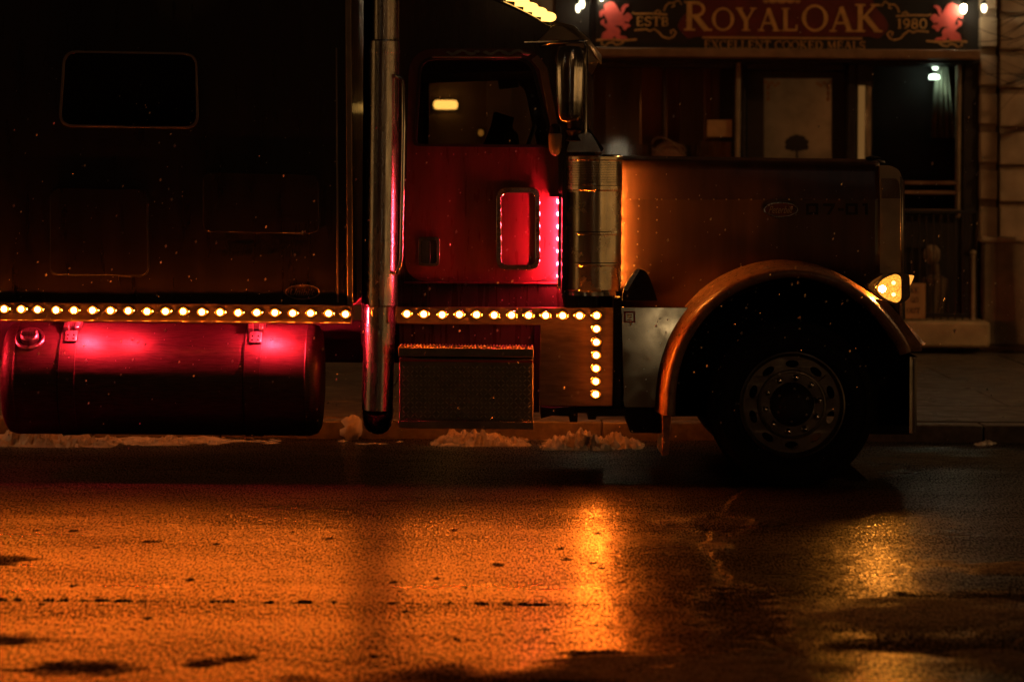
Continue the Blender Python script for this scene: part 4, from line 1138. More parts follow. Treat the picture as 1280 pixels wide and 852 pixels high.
# grab bar
pts = [(491,97),(497,95),(502.5,99),(504.5,106),(504.6,160),(503,250),(501.5,322),(500,333),(496.5,340),(490,343.5)]
bb = MB(); bb.tube([(p.x, CY-.10+(.08 if i in (0,len(pts)-1) else 0), p.z) for i, p in enumerate(W(a,c,CY-.1) for a, c in pts)], .0125, 12); bb.obj('grab_bar', M['chrome'], tk, smooth=60)
# seats, steering wheel, visor, belt pillar inside
for yy in (.55, 1.55):
    bb = MB(); bb.panel(XZ(rnd([(508,360),(516,190),(545,186),(556,300),(610,306),(612,340),(600,372),(520,372)],[8,14,14,10,10,10,5,5]), yy), yy, yy+.48); bb.obj('seat', M['interior'], cab, .03)
bb = MB(); c = W(655, 196, 1.78)
pts = [(c.x + .07*math.sin(R(k*18)) , 1.78 + .22*math.cos(R(k*18)), c.z + .2*math.sin(R(k*18))) for k in range(21)]
bb.tube(pts, .015, 8); bb.obj('steering_wheel', M['interior'], cab)
TP([(619,80),(646,80),(649,109),(624,112)], 1.9, 1.93, 'sun_visor', M['interior'], cab, .006)
TP([(529,90),(536,90),(536,190),(529,190)], 2.08, 2.12, 'belt_pillar', M['interior'], cab)
TP(rnd([(600,190),(606,176),(613,160),(617,139),(643,147),(640,160),(648,168),(650,190)],[2,3,3,3,3,3,3,2]), 2.0, 2.1, 'far_mirror', M['interior'], cab, .01)
bb = MB(); bb.panel(XZ([(506,62),(690,62),(690,92),(506,98)], .9), CY+.1, far(CY+.1)); bb.obj('headliner', M['interior'], cab, .01)
# roof marker lights
for k, (a, c, yy) in enumerate([(682,21,.30),(671,15,.46),(660,9,.62),(649,2.5,.78),(638,-4,.94)]):
    bb = MB(); p = W(a, c, yy)
    prof = [(.001,.066),(.016,.062),(.026,.05),(.032,.03),(.0345,0),(.034,-.022),(.032,-.026),(.001,-.027)]
    bb.lathe(prof, (0,0,0), 'X', 18, 0, 1.1, .95)
    rot = Matrix.Rotation(R(4), 3, 'Y')
    bb.v = [tuple(rot @ Vector(v) + p) for v in bb.v]
    o = bb.obj('roof_marker', M['amber_roof'], cab)
    bb = MB(); bb.box(-.026, .03, -.034, .034, -.10, -.031); bb.v = [tuple(rot @ Vector(v) + p) for v in bb.v]; bb.obj('roof_marker_base', M['dark'], cab, .008)
# sun shade over the windscreen
L_ = [(690,33),(704,33),(722,46),(748,78),(735,80),(716,64),(700,50),(672,52)]
bb = MB(); bb.panel(XZ(L_, CY+.02), CY-.02, CY+.01); bb.obj('visor_cheek', M['satin'], cab, .004)
bb = MB(); P0 = [W(a,c,CY) for a,c in ((690,35),(716,41),(735,58),(752,80))]
vs = [(p.x, CY-.02, p.z) for p in P0] + [(p.x+.03, YM, p.z+.09) for p in P0] + [(p.x, far(CY-.02), p.z) for p in P0]
bb.add(vs, [(i+4*j, i+1+4*j, i+5+4*j, i+4+4*j) for j in (0,1) for i in range(3)]); o = bb.obj('sun_shade', M['satin'], cab); so = o.modifiers.new('thick','SOLIDIFY'); so.thickness = .008
TP([(655,51.5),(735,50),(735,52.5),(655,54)], CY-.06, CY-.03, 'shade_rod', M['chrome'], cab, .002)

# ---------------- mirror on its arms
mc = W(712, 108, .0); mz = lambda py: W(712, py, .0).z - mc.z
prof = [(.001,mz(57)),(.06,mz(58)),(.082,mz(61)),(.09,mz(66)),(.0915,mz(85)),(.088,mz(105)),(.083,mz(125)),(.076,mz(143)),(.066,mz(150)),(.05,mz(153)),(.001,mz(154))]
bb = MB(); bb.lathe(prof, (mc.x, .03, mc.z), 'Z', 36, 0, 1.0, .75); mir = bb.obj('side_mirror', M['chrome'], tk, smooth=60)
bb = MB(); q0, q1, q2, q3 = W(676,57,.03), W(690,53.5,.03), W(730,52,.03), W(733,58,.03); q4 = W(731.5,168,.03)
bb.tube([(q0.x,.2,q0.z),(q1.x,.05,q1.z),(q2.x,.03,q2.z),(q3.x,.03,q3.z),(q4.x,.03,q4.z)], .0115, 10); bb.obj('mirror_arm', M['chrome'], mir, smooth=60)
bb = MB(); q5 = W(729,60,.05); q6 = W(727,165,.05); bb.tube([(q5.x,.05,q5.z),(q6.x,.05,q6.z)], .007, 8); bb.obj('mirror_stay', M['chrome'], mir)
bb = MB(); bb.lathe([(.05,mz(152)),(.042,mz(160)),(.055,mz(163)),(.03,mz(170)),(.05,mz(176)),(.001,mz(178))], (mc.x+.03,.04,mc.z), 'Z', 16); bb.obj('mirror_joint', M['dark'], mir)
TP(rnd([(708,190),(712,176),(724,167),(738,165),(752,190)],[3,6,6,5,2]), .02, .30, 'mirror_base', M['darkchrome'], mir, .014)
TP([(733,162),(736,160),(755,186),(752,190)], .06, .28, 'base_strut', M['dark'], mir, .004)
bb = MB(); c = W(694, 170, .06)
bb.lathe([(.001,.075),(.02,.072),(.033,.055),(.037,.03),(.037,.015)], (c.x,.06,c.z), 'Z', 20, 0); 
bb.lathe([(.0375,.014),(.042,.004),(.042,-.005),(.040,-.05),(.035,-.09),(.024,-.112),(.008,-.12),(.001,-.121)], (c.x,.06,c.z), 'Z', 20, 1)
bb.obj('spot_lamp', [M['dark'], M['post']], mir, smooth=60)

# ---------------- light panel below the cab
pa_, pb_ = both([(494.5,384),(767,384.5),(766,508),(674,507.5),(675.5,406),(494.5,404.5)], .055, .11, 'cab_light_panel', M['steel'], .005)
for a in [508.3,530,552.5,574,595.3,618,639.3,660.6,682,703,724.4]:
    marker(a+random.uniform(-.5,.5), 392.4+(a-508)*.0075+random.uniform(-.4,.4), .055, pa_)
for k, c in enumerate([394,410.7,427.4,443.6,460,476.3,492.4]): marker(745.8-k*.22, c, .055, pa_)
for a in (508.3,574,639.3,703): marker(a, 393, .055, pb_, True)
for c in (410.7,443.6,476.3): marker(745.5, c, .055, pb_, True)
TP([(499,404),(668,405.5),(668,434),(499,433)], .22, .24, 'rocker_panel', M['paint'], None, .004)
TP([(668,404),(675,404),(674,515),(667,515)], .2, .3, 'panel_gap', M['dark'], None, 0)
TP([(498,356),(500,356),(500,384),(498,384)], CY-.004, CY, 'cab_edge', M['paint'], None, 0)
TP([(676,509),(782,510),(782,520),(745,520),(745,524),(735,524),(735,516),(722,516),(722,527.5),(712,527.5),(712,520),(690,519),(676,523)], .12, .7, 'step_hanger', M['dark'], None, .004)
TP([(767,372),(776,372),(776,515),(767,515)], .25, .6, 'firewall_gap', M['dark'], None, 0)

# ---------------- tread plate step box
bx = TP([(499,447),(666.5,449),(666.5,526),(499,524)], -.005, .5, 'step_box', M['tread'], None, .006)
top = TP([(497.5,434),(667,435.5),(667,446.5),(497.5,445)], -.035, .5, 'upper_step', M['tread'], bx, .004)
TP([(499,448.8),(666.5,450.6),(666.5,453.2),(499,451.4)], -.012, .0, 'red_tape', M['sticker'], bx, 0)
TP([(498.5,525.3),(667,527),(667,536.5),(498.5,535)], -.05, .45, 'lower_step', M['tread'], bx, .004)
def teeth(y0, y1, Y):
    bb = MB()
    for k in range(42):
        a = 498.5 + k*4.02; c = y0 + (y1-y0)*k/41
        p = W(a+1.9, c, Y); bb.add([(p.x-.008,Y,p.z-.004),(p.x+.008,Y,p.z-.004),(p.x+.008,Y+.3,p.z-.004),(p.x-.008,Y+.3,p.z-.004),(p.x-.004,Y,p.z+.009),(p.x+.004,Y,p.z+.009),(p.x+.004,Y+.3,p.z+.009),(p.x-.004,Y+.3,p.z+.009)],
            [(0,1,5,4),(1,2,6,5),(2,3,7,6),(3,0,4,7),(4,5,6,7)])
    return bb.obj('grip_teeth', M['tread'], bx, kind='stuff')
teeth(434.2, 435.7, -.03); teeth(525.4, 527, -.045)
bb = MB()                                                   # raised diamonds
nu, nv = 30, 12
for j in range(nv):
    for i in range(nu):
        a = 502 + (i+.5)*(162/nu); c = 455.5 + (j+.5)*(67/nv) + a*0.005 - 2.5
        p = W(a, c, -.006); s = 1 if (i+j) % 2 else -1
        l, t_ = .0165, .0048
        d = Vector((math.cos(R(45)), s*math.sin(R(45)))); e = Vector((-d.y, d.x))
        q = [d*l, e*t_, -d*l, -e*t_]
        vs = [(p.x+k.x, -.0052, p.z+k.y) for k in q] + [(p.x+k.x*.6, -.0105, p.z+k.y*.6) for k in q]
        bb.add(vs, [(0,1,5,4),(1,2,6,5),(2,3,7,6),(3,0,4,7),(4,5,6,7)])
bb.obj('tread_diamonds', M['tread_hi'], bx, kind='stuff')

# ---------------- air cleaner
ac = W(740.6, 280, .27); az = lambda py: W(740.6, py, .27).z - ac.z; ar = 37.6/206*18.27/18
prof = [(.001,az(193)),(ar*.9,az(193)),(ar*.98,az(194.2)),(ar,az(196)),(ar,az(199.5)),(ar*.975,az(201)),(ar*.975,az(231)),(ar,az(232)),(ar,az(237)),(ar*.965,az(238.5)),
        (ar*.965,az(288.5)),(ar*.98,az(289.5)),(ar*.98,az(292)),(ar*.965,az(293)),(ar*.965,az(327)),(ar*.98,az(328)),(ar*.98,az(330.5)),(ar*.965,az(331.5)),(ar*.965,az(361)),(ar*.95,az(363)),(.001,az(363))]
bb = MB(); bb.lathe(prof, (ac.x,.27,ac.z), 'Z', 64); acl = bb.obj('air_cleaner', M['canister'], tk, smooth=12)
bb = MB()                                                   # perforations of the screen
for j in range(13):
    zz = az(203.5 + j*2.1)
    for i in range(64):
        th = PI + PI*(i + .5*(j%2))/64
        cx, cy = ac.x + (ar*.975+.0006)*math.cos(th), .27 + (ar*.975+.0006)*math.sin(th)
        tx, ty_ = -math.sin(th), math.cos(th); s_ = .0031
        bb.add([(cx+tx*s_,cy+ty_*s_,ac.z+zz),(cx,cy,ac.z+zz+s_),(cx-tx*s_,cy-ty_*s_,ac.z+zz),(cx,cy,ac.z+zz-s_)], [(0,1,2,3)])
bb.obj('screen_holes', M['numeral'], acl, kind='stuff')
bb = MB(); bb.lathe([(ar*.88,az(362)),(ar*.9,az(368.5)),(ar*.6,az(371)),(.001,az(371.5))], (ac.x,.27,ac.z), 'Z', 48); bb.obj('bottom_pan', M['chrome'], acl, smooth=35)
p, q = W(702.2, 364, .1), W(703.4, 240, .1)
bb = MB(); bb.box(p.x, q.x, .1, .2, p.z, q.z); bb.obj('light_shield', M['darkchrome'], acl)  # plate added to keep red light off the fender and canister
p, q = W(688, 246, .1), W(703, 243.5, .1)
bb = MB(); bb.box(p.x, q.x, .095, .186, p.z, q.z); bb.obj('red_light_baffle', M['dark'], acl)  # plate added to stop red light reaching the window frame
# light bars on its back edges: red towards the door, amber towards the bonnet
pl, ql = W(696.9, 362, .07), W(702, 242, .07)
bb = MB(); bb.box(pl.x, ql.x, .095, .108, pl.z, ql.z); bar = bb.obj('red_light_bar', M['darkchrome'], acl, .003)
for k in range(7):
    p = W(698.4, 252 + k*15.5, .13); bb = MB(); bb.ball((p.x, .130, p.z), .0095, .012, .013, 8, 5); bb.obj('red_bulb', M['red_core'], bar)
pl, ql = W(764, 362, .43), W(769.5, 205, .43)
bb = MB(); bb.box(pl.x, ql.x, .42, .47, pl.z, ql.z); bar2 = bb.obj('amber_light_bar', M['dark'], acl, .003)
for k in range(9):
    p = W(773.0, 212 + k*17.5, .45); bb = MB(); bb.ball((p.x, .482, p.z), .0085, .012, .013, 10, 6); bb.obj('amber_bulb', M['hood_core'], bar2)
TP(rnd([(778,376),(779,364),(786,350),(796,336),(806,337.5),(812,346),(822,376)],[0,3,4,4,4,4,0]), .36, .47, 'cleaner_bracket', M['dark'], acl, .008)
TP(rnd([(779,362),(787,348),(796,335.5),(800,337),(784,364)],2), .33, .37, 'bracket_lip', M['chrome'], acl, .004)

# ---------------- hood
XA, XB = W(752,300,.5).x, W(1101,300,.7).x
def hood_side(x):                                           # side plane narrows towards the front
    return .50 + (x-XA)/(XB-XA)*.18
def zarch(px):                                              # wheel opening in the bonnet side
    d = px - 988
    return 505 - math.sqrt(max(0, 150**2 - d*d)) if abs(d) < 150 else 505
secs = []
NX = 44
for i in range(NX):
    px = 752 + (1101-752)*i/(NX-1)
    x_ = W(px, 300, hood_side(W(px,300,.55).x)).x; Ys = hood_side(x_)
    ztop = W(px, 199 + (px-780)*.0145, 1.2).z + .0
    ztop = CAMZ - (W(640,205,0).z - W(px, 199.5+(px-780)*.017, Ys).z) if False else W(px, 199.0+(px-780)*.0135, Ys+.2).z
    zcr = W(px, 249.5, Ys).z
    zb = max(W(px, 384, Ys).z, W(px, zarch(px), Ys).z if abs(px-988) < 150 else -9)
    ring = [(Ys, zb), (Ys, (zb+zcr)/2), (Ys, zcr), (Ys+.004, zcr+.012)]
    rr = ztop - (zcr + .012)
    z1 = zcr + .012 + rr*.72
    ring.append((Ys+.05, z1))
    for k in range(1, 9):
        a = R(22 + 68*k/8)
        ring.append((Ys+.05 + .085*(math.cos(R(22))-math.cos(a))*1.1, z1 + (ztop-z1)*(math.sin(a)-math.sin(R(22)))/(1-math.sin(R(22)))))
    ring += [(YM-.3, ztop+.012), (YM, ztop+.02)]
    ring = ring + [(far(yy), zz) for yy, zz in ring[-2::-1]]
    secs.append([(x_, yy, zz) for yy, zz in ring])
m_ = len(secs[0])
bb = MB(); bb.add([v for s in secs for v in s], [(i*m_+k, i*m_+k+1, (i+1)*m_+k+1, (i+1)*m_+k) for i in range(NX-1) for k in range(m_-1)])
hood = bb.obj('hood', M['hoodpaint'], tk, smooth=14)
so = hood.modifiers.new('thick', 'SOLIDIFY'); so.thickness = .008; so.offset = 0
def hY(px): return hood_side(W(px,300,.58).x)
def hrivets(pts, r=.0058):
    bb = MB()
    for a, c in pts:
        Y = hY(a) - .0035; p = W(a, c, Y)
        bb.lathe([(r,0),(r*.8,-r*.5),(r*.3,-r*.75),(.0003,-r*.78)], (p.x, Y, p.z), 'Y', 8)
    return bb.obj('hood_rivets', M['satin'], hood, kind='stuff')
hrivets([(788,249.2),(799,249.2),(821.5,249.2),(827,249.2)] + [(845+k*15.7, 249.2) for k in range(17)] + [(798.5-k*.6, 257.5+k*16) for k in range(5)] + [(796,321),(793,331.5)] + [(821.5-k*.5, 259+k*16) for k in range(3)] + [(813,331),(811,341)])
me_ = text_mesh('hood_numeral', '07-01', M['numeral'], .01, .01)   # replaced below by square figures
bpy.data.meshes.remove(me_)
bb = MB()
def sq(ch, x0, y0, w_, h_):
    t = 3.4
    segs = {'0': [rect(x0,y0,x0+w_,y0+t), rect(x0,y0+h_-t,x0+w_,y0+h_), rect(x0,y0+t,x0+t,y0+h_-t), rect(x0+w_-t,y0+t,x0+w_,y0+h_-t)],
            '7': [rect(x0,y0,x0+w_,y0+t), [(x0+w_-t-.3,y0+t),(x0+w_,y0+t),(x0+w_*.55,y0+h_),(x0+w_*.55-t-.6,y0+h_)]],
            '1': [rect(x0+w_*.4,y0,x0+w_*.4+t,y0+h_), rect(x0+w_*.1,y0,x0+w_*.4,y0+t*.9)],
            '-': [rect(x0,y0+h_*.42,x0+w_,y0+h_*.42+t)]}[ch]
    for s_ in segs:
        Y = hY(min(q[0] for q in s_)) - .0062
        bb.panel(XZ(s_, Y), Y, Y+.004)
for ch, x0, w_ in (('0',1007.5,15.5),('7',1029,14.5),('-',1047.5,7),('0',1057,15),('1',1077,11)): sq(ch, x0, 254.2, w_, 14.3)
bb.obj('hood_numeral', M['numeral'], hood)
Yb = hY(954) - .002
bb = MB(); bb.panel(XZ(oval(976,262,20.8,8.6), Yb-.012), Yb-.012, Yb-.003); bb.obj('hood_badge', M['badge'], hood, .002)
bb = MB(); bb.panel(XZ(oval(976,262,21.8,9.4), Yb-.014), Yb-.015, Yb-.004, [XZ(oval(976,262,20.2,8), Yb-.014)]); bb.obj('badge_rim', M['chrome'], hood, .001)
me_ = text_mesh('badge_script', 'Peterbilt', M['satin'], .155, .045, .5, .001); link('badge_script', me_, hood, loc=W(976, 262, Yb-.0135))
bb = MB(); p = W(1085, 200, YM)
bb.lathe([(.08,0),(.075,.012),(.045,.02),(.05,.032),(.02,.042),(.001,.044)], (p.x, .95, W(1085,203.4,.95).z), 'Z', 18); bb.obj('hood_cap', M['dark'], hood)
# inner wheel housing
bb = MB(); Yl = .74
bb.panel(XZ([(820,520),(820,384),(870,360),(1100,360),(1130,400),(1130,520)], Yl), Yl, Yl+.03); bb.obj('inner_liner', M['liner'], hood)

# grille shell with chrome nose edge
gY = hY(1101) - .008
gs = TP(rnd([(1100,206.5),(1112,206.5),(1124,212),(1127.5,222),(1128.5,346),(1100,346)],[0,10,6,6,0,0]), gY, far(gY), 'grille_shell', M['satin'], None, .012)
TP(rnd([(1102,223),(1121,223),(1124.5,230),(1125,248),(1102,248)],[0,5,4,0,0]), gY-.010, gY-.001, 'shell_top_plate', M['chrome'], gs, .012)
TP(rnd([(1125.2,220),(1128.3,223),(1129.3,346),(1126,346)],0), gY-.012, far(gY)+.0, 'nose_edge', M['chrome'], gs, .004)
bb = MB()
for k in range(16):
    p = W(1102.5, 256+k*5.6, gY); bb.ball((p.x, gY, p.z), .0035,.003,.0035, 6, 4)
bb.obj('shell_rivets', M['satin'], gs, kind='stuff')
for k in range(17):
    yy = gY + .06 + k*(far(gY)-gY-.12)/16; p = W(1129, 344, gY); q = W(1129, 225, gY)
    bb = MB(); bb.box(p.x+.002, p.x+.012, yy-.006, yy+.006, p.z, q.z); bb.obj('grille_bar', M['chrome'], gs)

# ---------------- stainless panel behind the wheel
cq = TP([(776,384),(864,384.5),(846,415),(828,455),(820,509),(779,508.5)], .32, .36, 'quarter_panel', M['polished'], None, .004)
zc_ = W(820, 450, .32).z
for v in cq.data.vertices: v.co.y += (v.co.z - zc_)*math.tan(R(2.7))
TP(rect(780,389,794,403), .318, .326, 'warning_sticker', M['sticker'], cq, 0, [rect(782,391,792,401)])
for yy_ in (393, 396, 399): TP(rect(784,yy_,790,yy_+1.2), .319, .326, 'sticker_line', M['sticker'], cq, 0)
TP(rnd([(779,510),(830,510),(830,541),(788,541),(783,525)],3), .34, .9, 'tank_step', M['dark'], None, .01)

# ---------------- fender
arch = [(829.5,518),(831,492),(834.5,468),(841,444),(851,421),(864,401),(880,382.5),(900,365.5),(922,353),(948,343.5),(975,338.5),(1000,338.5),(1025,342.5),(1050,351),(1072,363.5),(1092,379),(1109,397),(1122,414),(1132,430),(1136,440)]
P_ = [W(a, c, .03) for a, c in arch]
def smooth_path(P, n):
    out = []
    for i in range(len(P)-1):
        p0, p1, p2, p3 = P[max(i-1,0)], P[i], P[i+1], P[min(i+2,len(P)-1)]
        for k in range(n):
            t = k/n
            out.append(.5*((2*p1)+(p2-p0)*t+(2*p0-5*p1+4*p2-p3)*t*t+(3*p1-p0-3*p2+p3)*t**3))
    return out + [P[-1]]
P_ = smooth_path(P_, 4)
prof = [(.045,-.058),(.018,-.052),(.002,-.040),(-.008,-.022),(-.004,-.004),(.02,.010),(.08,.022),(.18,.032),(.34,.042),(.52,.046),(.72,.048),(.72,.036),(.34,.030),(.12,.008),(.05,-.02)]
vs, n, mm = [], len(P_), len(prof)
for i, p in enumerate(P_):
    d = (P_[min(i+1,n-1)] - P_[max(i-1,0)]); nv_ = Vector((-d.z, 0, d.x)).normalized()
    u = i/(n-1)
    fr = max(0, (u-.72)/.28); wd = 1.0 + .25*max(0,(.35-u)/.35)**1.2 if u < .35 else 1.0 - .2*math.exp(-((u-.6)/.15)**2)
    for yy, off in prof:
        o_ = off*(wd if off < 0 else 1) + (fr**1.5*.10 if yy > .1 else 0)
        q = p + nv_*o_; vs.append((q.x, yy, q.z))
bb = MB(); fs = [(i*mm+k, i*mm+(k+1)%mm, (i+1)*mm+(k+1)%mm, (i+1)*mm+k) for i in range(n-1) for k in range(mm)]
fs += [tuple(range(mm)), tuple((n-1)*mm+k for k in range(mm))[::-1]]
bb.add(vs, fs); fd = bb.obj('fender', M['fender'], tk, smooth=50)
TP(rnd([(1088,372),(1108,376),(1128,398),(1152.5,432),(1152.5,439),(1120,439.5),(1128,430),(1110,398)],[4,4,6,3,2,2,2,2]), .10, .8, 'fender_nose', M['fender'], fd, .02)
bb = MB(); pts = [(827.5,519),(839.5,519),(838,545),(836,568.5),(827,570),(828.5,545)]
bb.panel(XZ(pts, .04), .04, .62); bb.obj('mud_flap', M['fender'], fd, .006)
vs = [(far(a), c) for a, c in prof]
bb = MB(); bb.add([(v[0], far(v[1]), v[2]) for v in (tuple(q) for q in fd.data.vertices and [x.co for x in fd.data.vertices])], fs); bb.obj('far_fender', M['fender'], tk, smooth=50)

# ---------------- front wheel
wc = W(991, 502, .0); RT = .512
wcz = RT - .012
def wheel(yf, sgn, name_root):
    c = (wc.x, yf, wcz)
    s = sgn
    b1 = MB(); b1.lathe([(.318,s*.03),(.335,s*.008),(.37,s*-.004),(.42,s*-.002),(.46,s*.010),(.485,s*.026),(.497,s*.034),(.505,s*.05),(.511,s*.08),(RT,s*.15),(.511,s*.22),(.497,s*.266),(.46,s*.29),(.37,s*.304),(.318,s*.27)], c, 'Y', 96)
    wh = b1.obj('front_wheel', M['rubber'], tk, smooth=35)
    for rr in (.352, .452):
        b1 = MB(); b1.lathe([(rr-.004,s*.0),(rr-.002,s*-.008),(rr+.002,s*-.008),(rr+.004,s*.0)], c, 'Y', 96); b1.obj('sidewall_rib', M['rubber'], wh)
    b1 = MB(); b1.lathe([(.290,s*.06),(.300,s*.02),(.312,s*.004),(.322,s*.008),(.322,s*.03),(.31,s*.05),(.30,s*.26),(.322,s*.28)], c, 'Y', 96); b1.obj('rim', M['rim'], wh, smooth=40)
    holes = []
    for k in range(10):
        a0 = R(90 + 36*k)
        holes.append([( .247*math.cos(a0) + .041*math.cos(t)*-math.sin(a0) + .022*math.sin(t)*math.cos(a0), .247*math.sin(a0) + .041*math.cos(t)*math.cos(a0) + .022*math.sin(t)*math.sin(a0)) for t in [2*PI*q/14 for q in range(14)]])
    outer = [(.298*math.cos(2*PI*k/80), .298*math.sin(2*PI*k/80)) for k in range(80)]
    b1 = MB(); y0, y1 = (.045, .060)
    b1.panel(outer, min(s*y0,s*y1), max(s*y0,s*y1), holes)
    b1.v = [(v[0]+c[0], v[1]+c[1] - s*.018*max(0,1-math.hypot(v[0],v[2])/.3), v[2]+c[2]) for v in b1.v]
    b1.obj('wheel_disc', M['rim'], wh, .006)
    b1 = MB(); b1.lathe([(.212,s*.040),(.206,s*.030),(.196,s*.028),(.192,s*.035),(.15,s*.034)], c, 'Y', 64); b1.obj('disc_ring', M['rim'], wh, smooth=40)
    for k in range(10):
        a0 = R(72+36*k+10); x_, z_ = c[0]+.1665*math.cos(a0), c[2]+.1665*math.sin(a0)
        b1 = MB(); b1.lathe([(.020,s*.04),(.020,s*.028),(.016,s*.024),(.016,s*.0),(.010,s*-.010),(.001,s*-.012)], (x_, yf, z_), 'Y', 12); b1.obj('lug_nut', M['chrome'], wh, smooth=40)
    b1 = MB(); b1.lathe([(.135,s*.045),(.128,s*.02),(.118,s*-.004),(.10,s*-.02),(.092,s*-.035),(.07,s*-.05),(.03,s*-.056),(.001,s*-.057)], c, 'Y', 40); b1.obj('hub_cap', M['dark'], wh, smooth=40)
    for k in range(6):
        a0 = R(60*k+25); b1 = MB(); b1.lathe([(.009,s*-.01),(.009,s*-.03),(.001,s*-.032)], (c[0]+.098*math.cos(a0), yf, c[2]+.098*math.sin(a0)), 'Y', 8); b1.obj('hub_bolt', M['rim'], wh)
    b1 = MB(); a0 = R(42); b1.tube([(c[0]+.215*math.cos(a0), yf+s*.028, c[2]+.215*math.sin(a0)), (c[0]+.272*math.cos(a0), yf+s*.01, c[2]+.272*math.sin(a0))], .0045, 8); b1.obj('valve_stem', M['chrome'], wh)
    return wh
wheel(.015, 1, 0); wheel(far(.015), -1, 0)
# rear tandem, out of frame
for a in (-420, -700):
    p = W(a, 502, 0)
    for yf, s in ((.02, 1), (far(.02), -1)):
        b1 = MB(); b1.lathe([(.001,s*.12),(.30,s*.1),(.318,s*.03),(.37,s*-.004),(.46,s*.01),(.505,s*.05),(RT,s*.15),(RT,s*.45),(.46,s*.55),(.30,s*.55)], (p.x, yf, wcz), 'Y', 48); b1.obj('rear_wheel', M['rubber'], tk, smooth=35)

# ---------------- turn lamp pod
py_ = .22
pc = W(1112, 361, py_)
def pz(a, c): q = W(a, c, py_); return (q.x, q.z)
pod = [(1084,358),(1090,350.5),(1100,344.5),(1113,340.8),(1127,340.5),(1137,343),(1138,370),(1134,375),(1126,379.5),(1119,381),(1108,377),(1098,370.5),(1090,364)]
bb = MB(); bb.panel([pz(a,c) for a,c in rnd(pod,4,3)], py_, py_+.2); podo = bb.obj('headlamp_pod', M['chrome'], tk, .03)
lens = rnd([(1094.5,361.5),(1101,350.5),(1110,345.3),(1120.5,341.8),(1126.5,346),(1126.8,374),(1121.5,378.8),(1111,375.5),(1101,369.5)],[5,5,5,4,4,4,4,5,5],4)
bb = MB(); pts_ = [pz(a,c) for a,c in lens]; cx_ = sum(p[0] for p in pts_)/len(pts_); cz_ = sum(p[1] for p in pts_)/len(pts_)
vs, fs, nn = [], [], len(pts_)
for sc_, yo in ((1,.004),(.97,-.014),(.82,-.026),(.5,-.034),(.01,-.036)):
    vs += [(cx_+(p[0]-cx_)*sc_, py_+yo, cz_+(p[1]-cz_)*sc_) for p in pts_]
for j in range(4): fs += [(j*nn+i, j*nn+(i+1)%nn, (j+1)*nn+(i+1)%nn, (j+1)*nn+i) for i in range(nn)]
bb.add(vs, fs); bb.obj('turn_lens', M['turn_lens'], podo, smooth=60)
for a, c, r in ((1103,361,.021),(1117,353.5,.013),(1117,368,.013)):
    q = W(a, c, py_-.034); bb = MB(); bb.ball((q.x, py_-.034, q.z), r, .008, r*.95, 12, 7); bb.obj('turn_bulb', M['turn_core'] if r > .02 else M['turn_soft'], podo)
bb = MB(); bb.panel([pz(a,c) for a,c in rnd([(1136.5,344.5),(1143.5,344.5),(1141.5,350),(1138.2,357),(1136.5,351)],1.5)], py_+.02, py_+.1); bb.obj('side_marker_lens', emit('marker_lens_lit', (1.0,.36,.05), 1.3), podo)
q = W(1127, 385, py_+.1); bb = MB(); bb.tube([(q.x,py_+.1,q.z+.08),(q.x+.01,py_+.12,q.z-.06),(q.x-.05,py_+.35,q.z-.12)], .018, 8); bb.obj('pod_bracket', M['chrome'], podo)

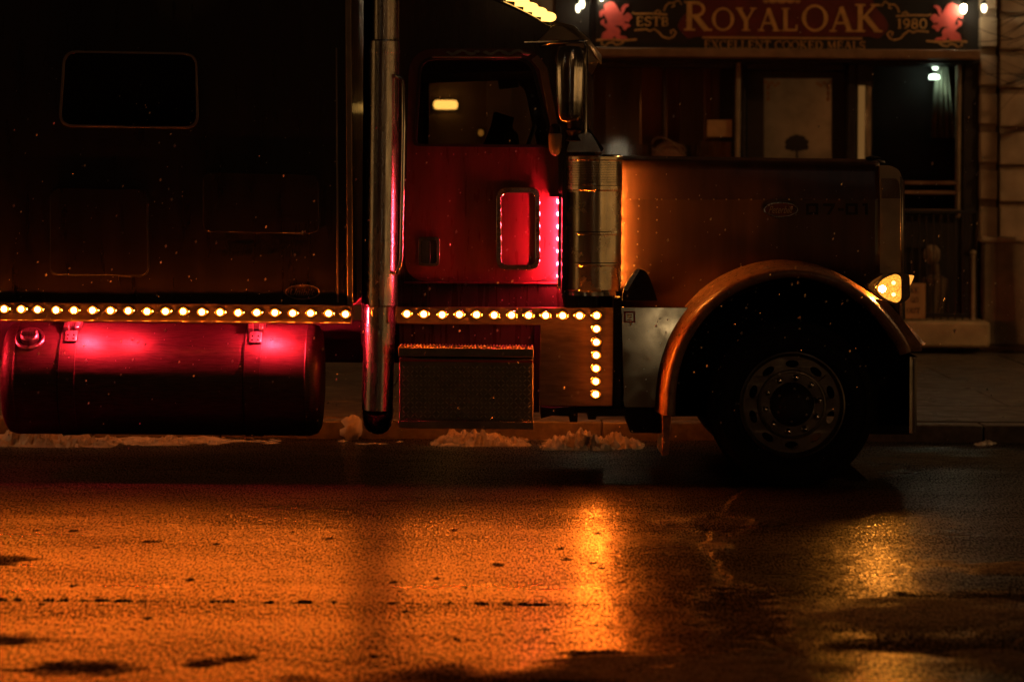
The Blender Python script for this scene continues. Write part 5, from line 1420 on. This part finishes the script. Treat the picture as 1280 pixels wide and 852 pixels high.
# ---------------- bumper
bb = MB(); p, q = W(1137.5, 541, -.0), W(1147.5, 446, -.0)
vs = []
bp = [(p.x, .0), (p.x+.022, -.012), (q.x-.008, .005), (q.x, .03), (q.x+.004, YM), (q.x, far(.03)), (q.x-.008, far(.005)), (p.x+.022, far(-.012)), (p.x, far(.0))]
for x_, yy in bp: vs += [(x_, yy, p.z), (x_, yy, q.z)]
for x_, yy in bp: vs += [(x_-.012 if 0 else x_-.006, yy+ (.008 if yy < YM else -.008), p.z), (x_-.006, yy+(.008 if yy < YM else -.008), q.z)]
k_ = len(bp); fs = []
for i in range(k_-1):
    a = 2*i; fs += [(a, a+2, a+3, a+1), (2*k_+a+1, 2*k_+a+3, 2*k_+a+2, 2*k_+a), (a+1, a+3, 2*k_+a+3, 2*k_+a+1), (a, 2*k_+a, 2*k_+a+2, a+2)]
fs += [(0,1,2*k_+1,2*k_),(2*k_-2,4*k_-2,4*k_-1,2*k_-1)]
bb.add(vs, fs); bb.obj('bumper', M['chrome'], tk, smooth=50)
bb = MB(); p2, q2 = W(1075,540,.75), W(1140,440,.75); bb.box(p2.x, q2.x-.02, .62, far(.62), p2.z, q2.z); bb.obj('bumper_mount', M['dark'], tk, .01)
bb = MB(); p = W(1141, 447.5, -.02); bb.ball((p.x,-.016,p.z), .008,.006,.008, 8, 5); bb.obj('bumper_bolt', M['chrome'], tk)

# ================================================================== sleet falling in front of the truck
bb = MB()
r2 = random.Random(5)
oct_ = [(1,0,0),(-1,0,0),(0,1,0),(0,-1,0),(0,0,1),(0,0,-1)]
of = [(0,2,4),(2,1,4),(1,3,4),(3,0,4),(2,0,5),(1,2,5),(3,1,5),(0,3,5)]
for k in range(1000):
    Y = r2.uniform(-.9, .03) if r2.random() < .75 else r2.uniform(-5, 6)
    lim = (18+Y)/18*3.15
    X, Z = r2.uniform(-lim, lim), (r2.triangular(.15, 2.7, .9) if Y < .1 else r2.uniform(.2, 3.2))
    s = r2.choice([.0026,.0032,.0038,.0046,.006,.0085]) ; an = r2.uniform(.3, 1.2)
    ca, sa = math.cos(an), math.sin(an)
    vs = []
    for v in oct_:
        a, c, d = v[0]*s, v[1]*s*.9, v[2]*s*1.5
        vs.append((X + a*ca + d*sa*.5, Y + c, Z - a*sa*.5 + d*ca))
    bb.add(vs, of)
bb.obj('falling_snow', M['flake'], kind='stuff', smooth=80)
